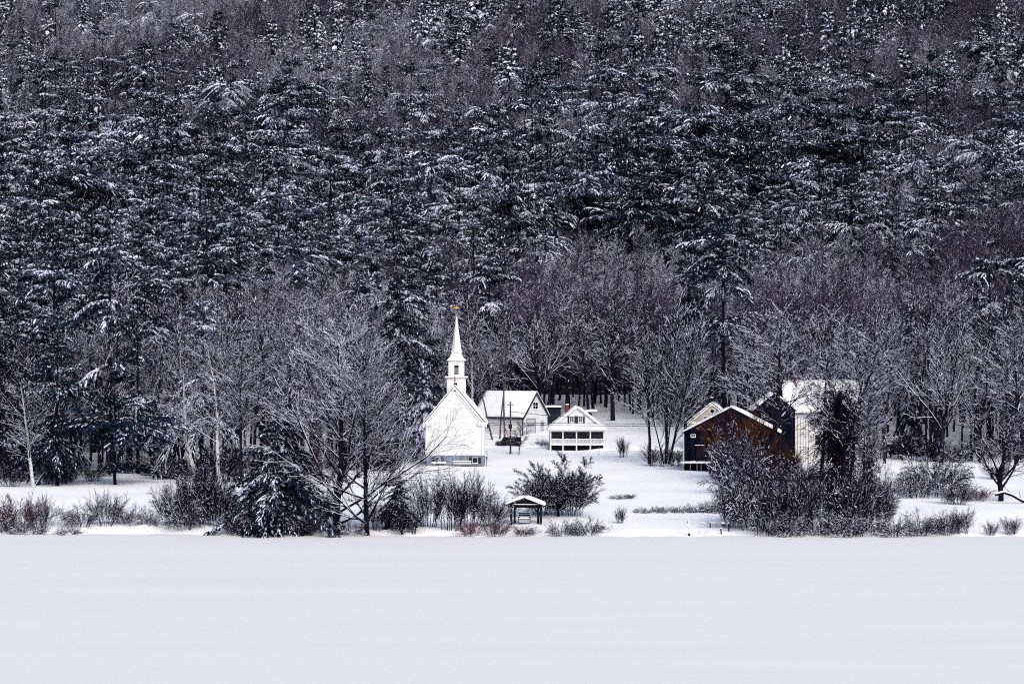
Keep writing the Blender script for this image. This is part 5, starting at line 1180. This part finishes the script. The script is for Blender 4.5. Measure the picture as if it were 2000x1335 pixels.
LIMIT = [300, 300, 300]
for k in range(3):
    free = LIMIT[k] - N_KIND.get(NAMES[k], 0) - 7
    ids = [i for i in order if kind[i] == k and inside[i]]
    for i in ids[:free]: recs.append((i, k, None)); taken[i] = True
    for j in range(len(FAR[k])):                              # one tree of every far form stands as a thing of its own
        q = [i for i in ids[free:] if not taken[i]]
        i = q[min(len(q) - 1, 3 + 7 * j)]; recs.append((i, k, j)); taken[i] = True
cells = {}
for i, k, j in recs:
    c = max(a for a in range(len(COLS)) if COLS[a][0] <= px[i]); w = max(a for a in range(len(ROWS)) if ROWS[a][0] <= P[i, 1])
    cells.setdefault((k, c, w), []).append((px[i], i, j))
SRC = {}
for (k, c, w), lst in cells.items():
    lst.sort()
    for q, (_, i, j) in enumerate(lst):
        key = FAR[k][j] if j is not None else MID[k][int(r.integers(len(MID[k])))]
        look = 'snow-dusted ' if k < 2 else 'snow-lined '
        if len(lst) == 1: lab = f'{look}{KW[k]} {ROWS[w][1]} {COLS[c][1]}, the only one there'
        else: lab = f'{look}{KW[k]} {ROWS[w][1]} {COLS[c][1]}, {ORD[min(q, 11)]} from left'
        s = Hs[i] / STOCK[key][1]
        o = plant(key, NAMES[k], P[i, 0], P[i, 1], Z[i] - .1, Hs[i], STOCK[key][2] * s * r.uniform(.85, 1.2), r.uniform(0, 6.28), lab, 'tree',
                  ['snow-dusted pines on the wooded hillside', 'snow-dusted spruces on the wooded hillside', 'bare trees on the wooded hillside'][k])
        if j is not None: SRC[(k, j)] = o

def mass(k):
    ids = np.where((kind == k) & ~taken)[0]; n = len(ids); nv = len(FAR[k])
    me = bpy.data.meshes.new(MASS[k]); me.vertices.add(n)
    co = np.stack([P[ids, 0], P[ids, 1], Z[ids] - .1], -1).astype(np.float32); me.vertices.foreach_set('co', co.ravel())
    q_ = np.argsort(np.argsort(snowy[ids])) / n; var = np.array(RANK[k])[np.minimum((q_ * nv).astype(int), nv - 1)].astype(np.int32)
    hs = np.array([STOCK[q][1] for q in FAR[k]])
    s = (Hs[ids] / hs[var]); wd = s * r.uniform(.85, 1.4, n)
    for nm, typ, arr, f in (('variant', 'INT', var, 'value'), ('turn', 'FLOAT_VECTOR', np.stack([r.normal(0, .03, n), r.normal(0, .03, n), r.uniform(0, 6.28, n)], -1), 'vector'), ('size', 'FLOAT_VECTOR', np.stack([wd, wd, s], -1), 'vector')):
        at_ = me.attributes.new(nm, typ, 'POINT'); at_.data.foreach_set(f, np.ascontiguousarray(arr.astype(np.int32 if typ == 'INT' else np.float32)).ravel())
    o = link(MASS[k], me)
    ng = bpy.data.node_groups.new(MASS[k], 'GeometryNodeTree'); N = ng.nodes; L = ng.links
    ng.interface.new_socket('Geometry', in_out='INPUT', socket_type='NodeSocketGeometry'); ng.interface.new_socket('Geometry', in_out='OUTPUT', socket_type='NodeSocketGeometry')
    gi, go = N.new('NodeGroupInput'), N.new('NodeGroupOutput'); iop = N.new('GeometryNodeInstanceOnPoints'); iop.inputs['Pick Instance'].default_value = True
    jn = N.new('GeometryNodeJoinGeometry')
    for j in range(nv):
        oi = N.new('GeometryNodeObjectInfo'); oi.transform_space = 'ORIGINAL'; oi.inputs['Object'].default_value = SRC[(k, j)]; oi.inputs['As Instance'].default_value = False
        gt = N.new('GeometryNodeGeometryToInstance'); L.new(oi.outputs['Geometry'], gt.inputs[0]); L.new(gt.outputs[0], jn.inputs[0])
    def attr(nm, dt):
        a = N.new('GeometryNodeInputNamedAttribute'); a.data_type = dt; a.inputs['Name'].default_value = nm; return a.outputs[0]
    er = N.new('FunctionNodeEulerToRotation'); L.new(attr('turn', 'FLOAT_VECTOR'), er.inputs[0])
    L.new(gi.outputs[0], iop.inputs['Points']); L.new(jn.outputs[0], iop.inputs['Instance']); L.new(attr('variant', 'INT'), iop.inputs['Instance Index'])
    L.new(er.outputs[0], iop.inputs['Rotation']); L.new(attr('size', 'FLOAT_VECTOR'), iop.inputs['Scale']); L.new(iop.outputs[0], go.inputs[0])
    md = o.modifiers.new('forest', 'NODES'); md.node_group = ng
    tag(o, ['uncountable snow-dusted pines filling the upper hillside', 'uncountable small snow-clotted spruces scattered over the upper hillside', 'uncountable bare purple-grey trees covering the upper hillside'][k], 'forest', kind='stuff')
    return n
print('FOREST', [mass(k) for k in range(3)], N_KIND)
# ------------------------------------------------------------------ light and camera
w = bpy.data.worlds.new('World'); sc.world = w; w.use_nodes = True
nt = w.node_tree; bg = nt.nodes['Background']
sky = nt.nodes.new('ShaderNodeTexSky'); sky.sky_type = 'NISHITA'; sky.sun_disc = False
az, el_ = math.radians(158), math.radians(38)                 # the veiled sun stands behind the camera's right shoulder
sky.sun_elevation = el_; sky.sun_rotation = az; sky.altitude = 200; sky.air_density = 1.0; sky.dust_density = 3.0; sky.ozone_density = 1.0
nt.links.new(sky.outputs[0], bg.inputs['Color']); bg.inputs['Strength'].default_value = 0.11
sl = bpy.data.lights.new('sun', 'SUN'); sl.energy = 1.25; sl.angle = math.radians(45); sl.color = (1.0, 0.95, 0.88)
so = bpy.data.objects.new('sun', sl); col.objects.link(so)
from mathutils import Vector
sd = Vector((math.sin(az) * math.cos(el_), math.cos(az) * math.cos(el_), math.sin(el_)))
so.rotation_euler = (-sd).to_track_quat('-Z', 'Y').to_euler(); so.location = (0, 0, 120)
cam = bpy.data.cameras.new('camera'); cam.sensor_width = 36; cam.lens = 36 * F / 2000; cam.clip_start = 1; cam.clip_end = 5000
cam.shift_y = 0
co_ = bpy.data.objects.new('camera', cam); col.objects.link(co_); co_.location = (0, 0, EYE); co_.rotation_euler = (PI / 2, 0, 0)
sc.camera = co_
sc.view_settings.view_transform = 'Standard'; sc.view_settings.look = 'None'; sc.view_settings.gamma = 1.0; sc.view_settings.exposure = 0.78
sc.cycles.max_bounces = 5; sc.cycles.diffuse_bounces = 3; sc.cycles.glossy_bounces = 2; sc.cycles.use_denoising = False
sc.cycles.pixel_filter_type = 'BLACKMAN_HARRIS'; sc.cycles.filter_width = 1.15
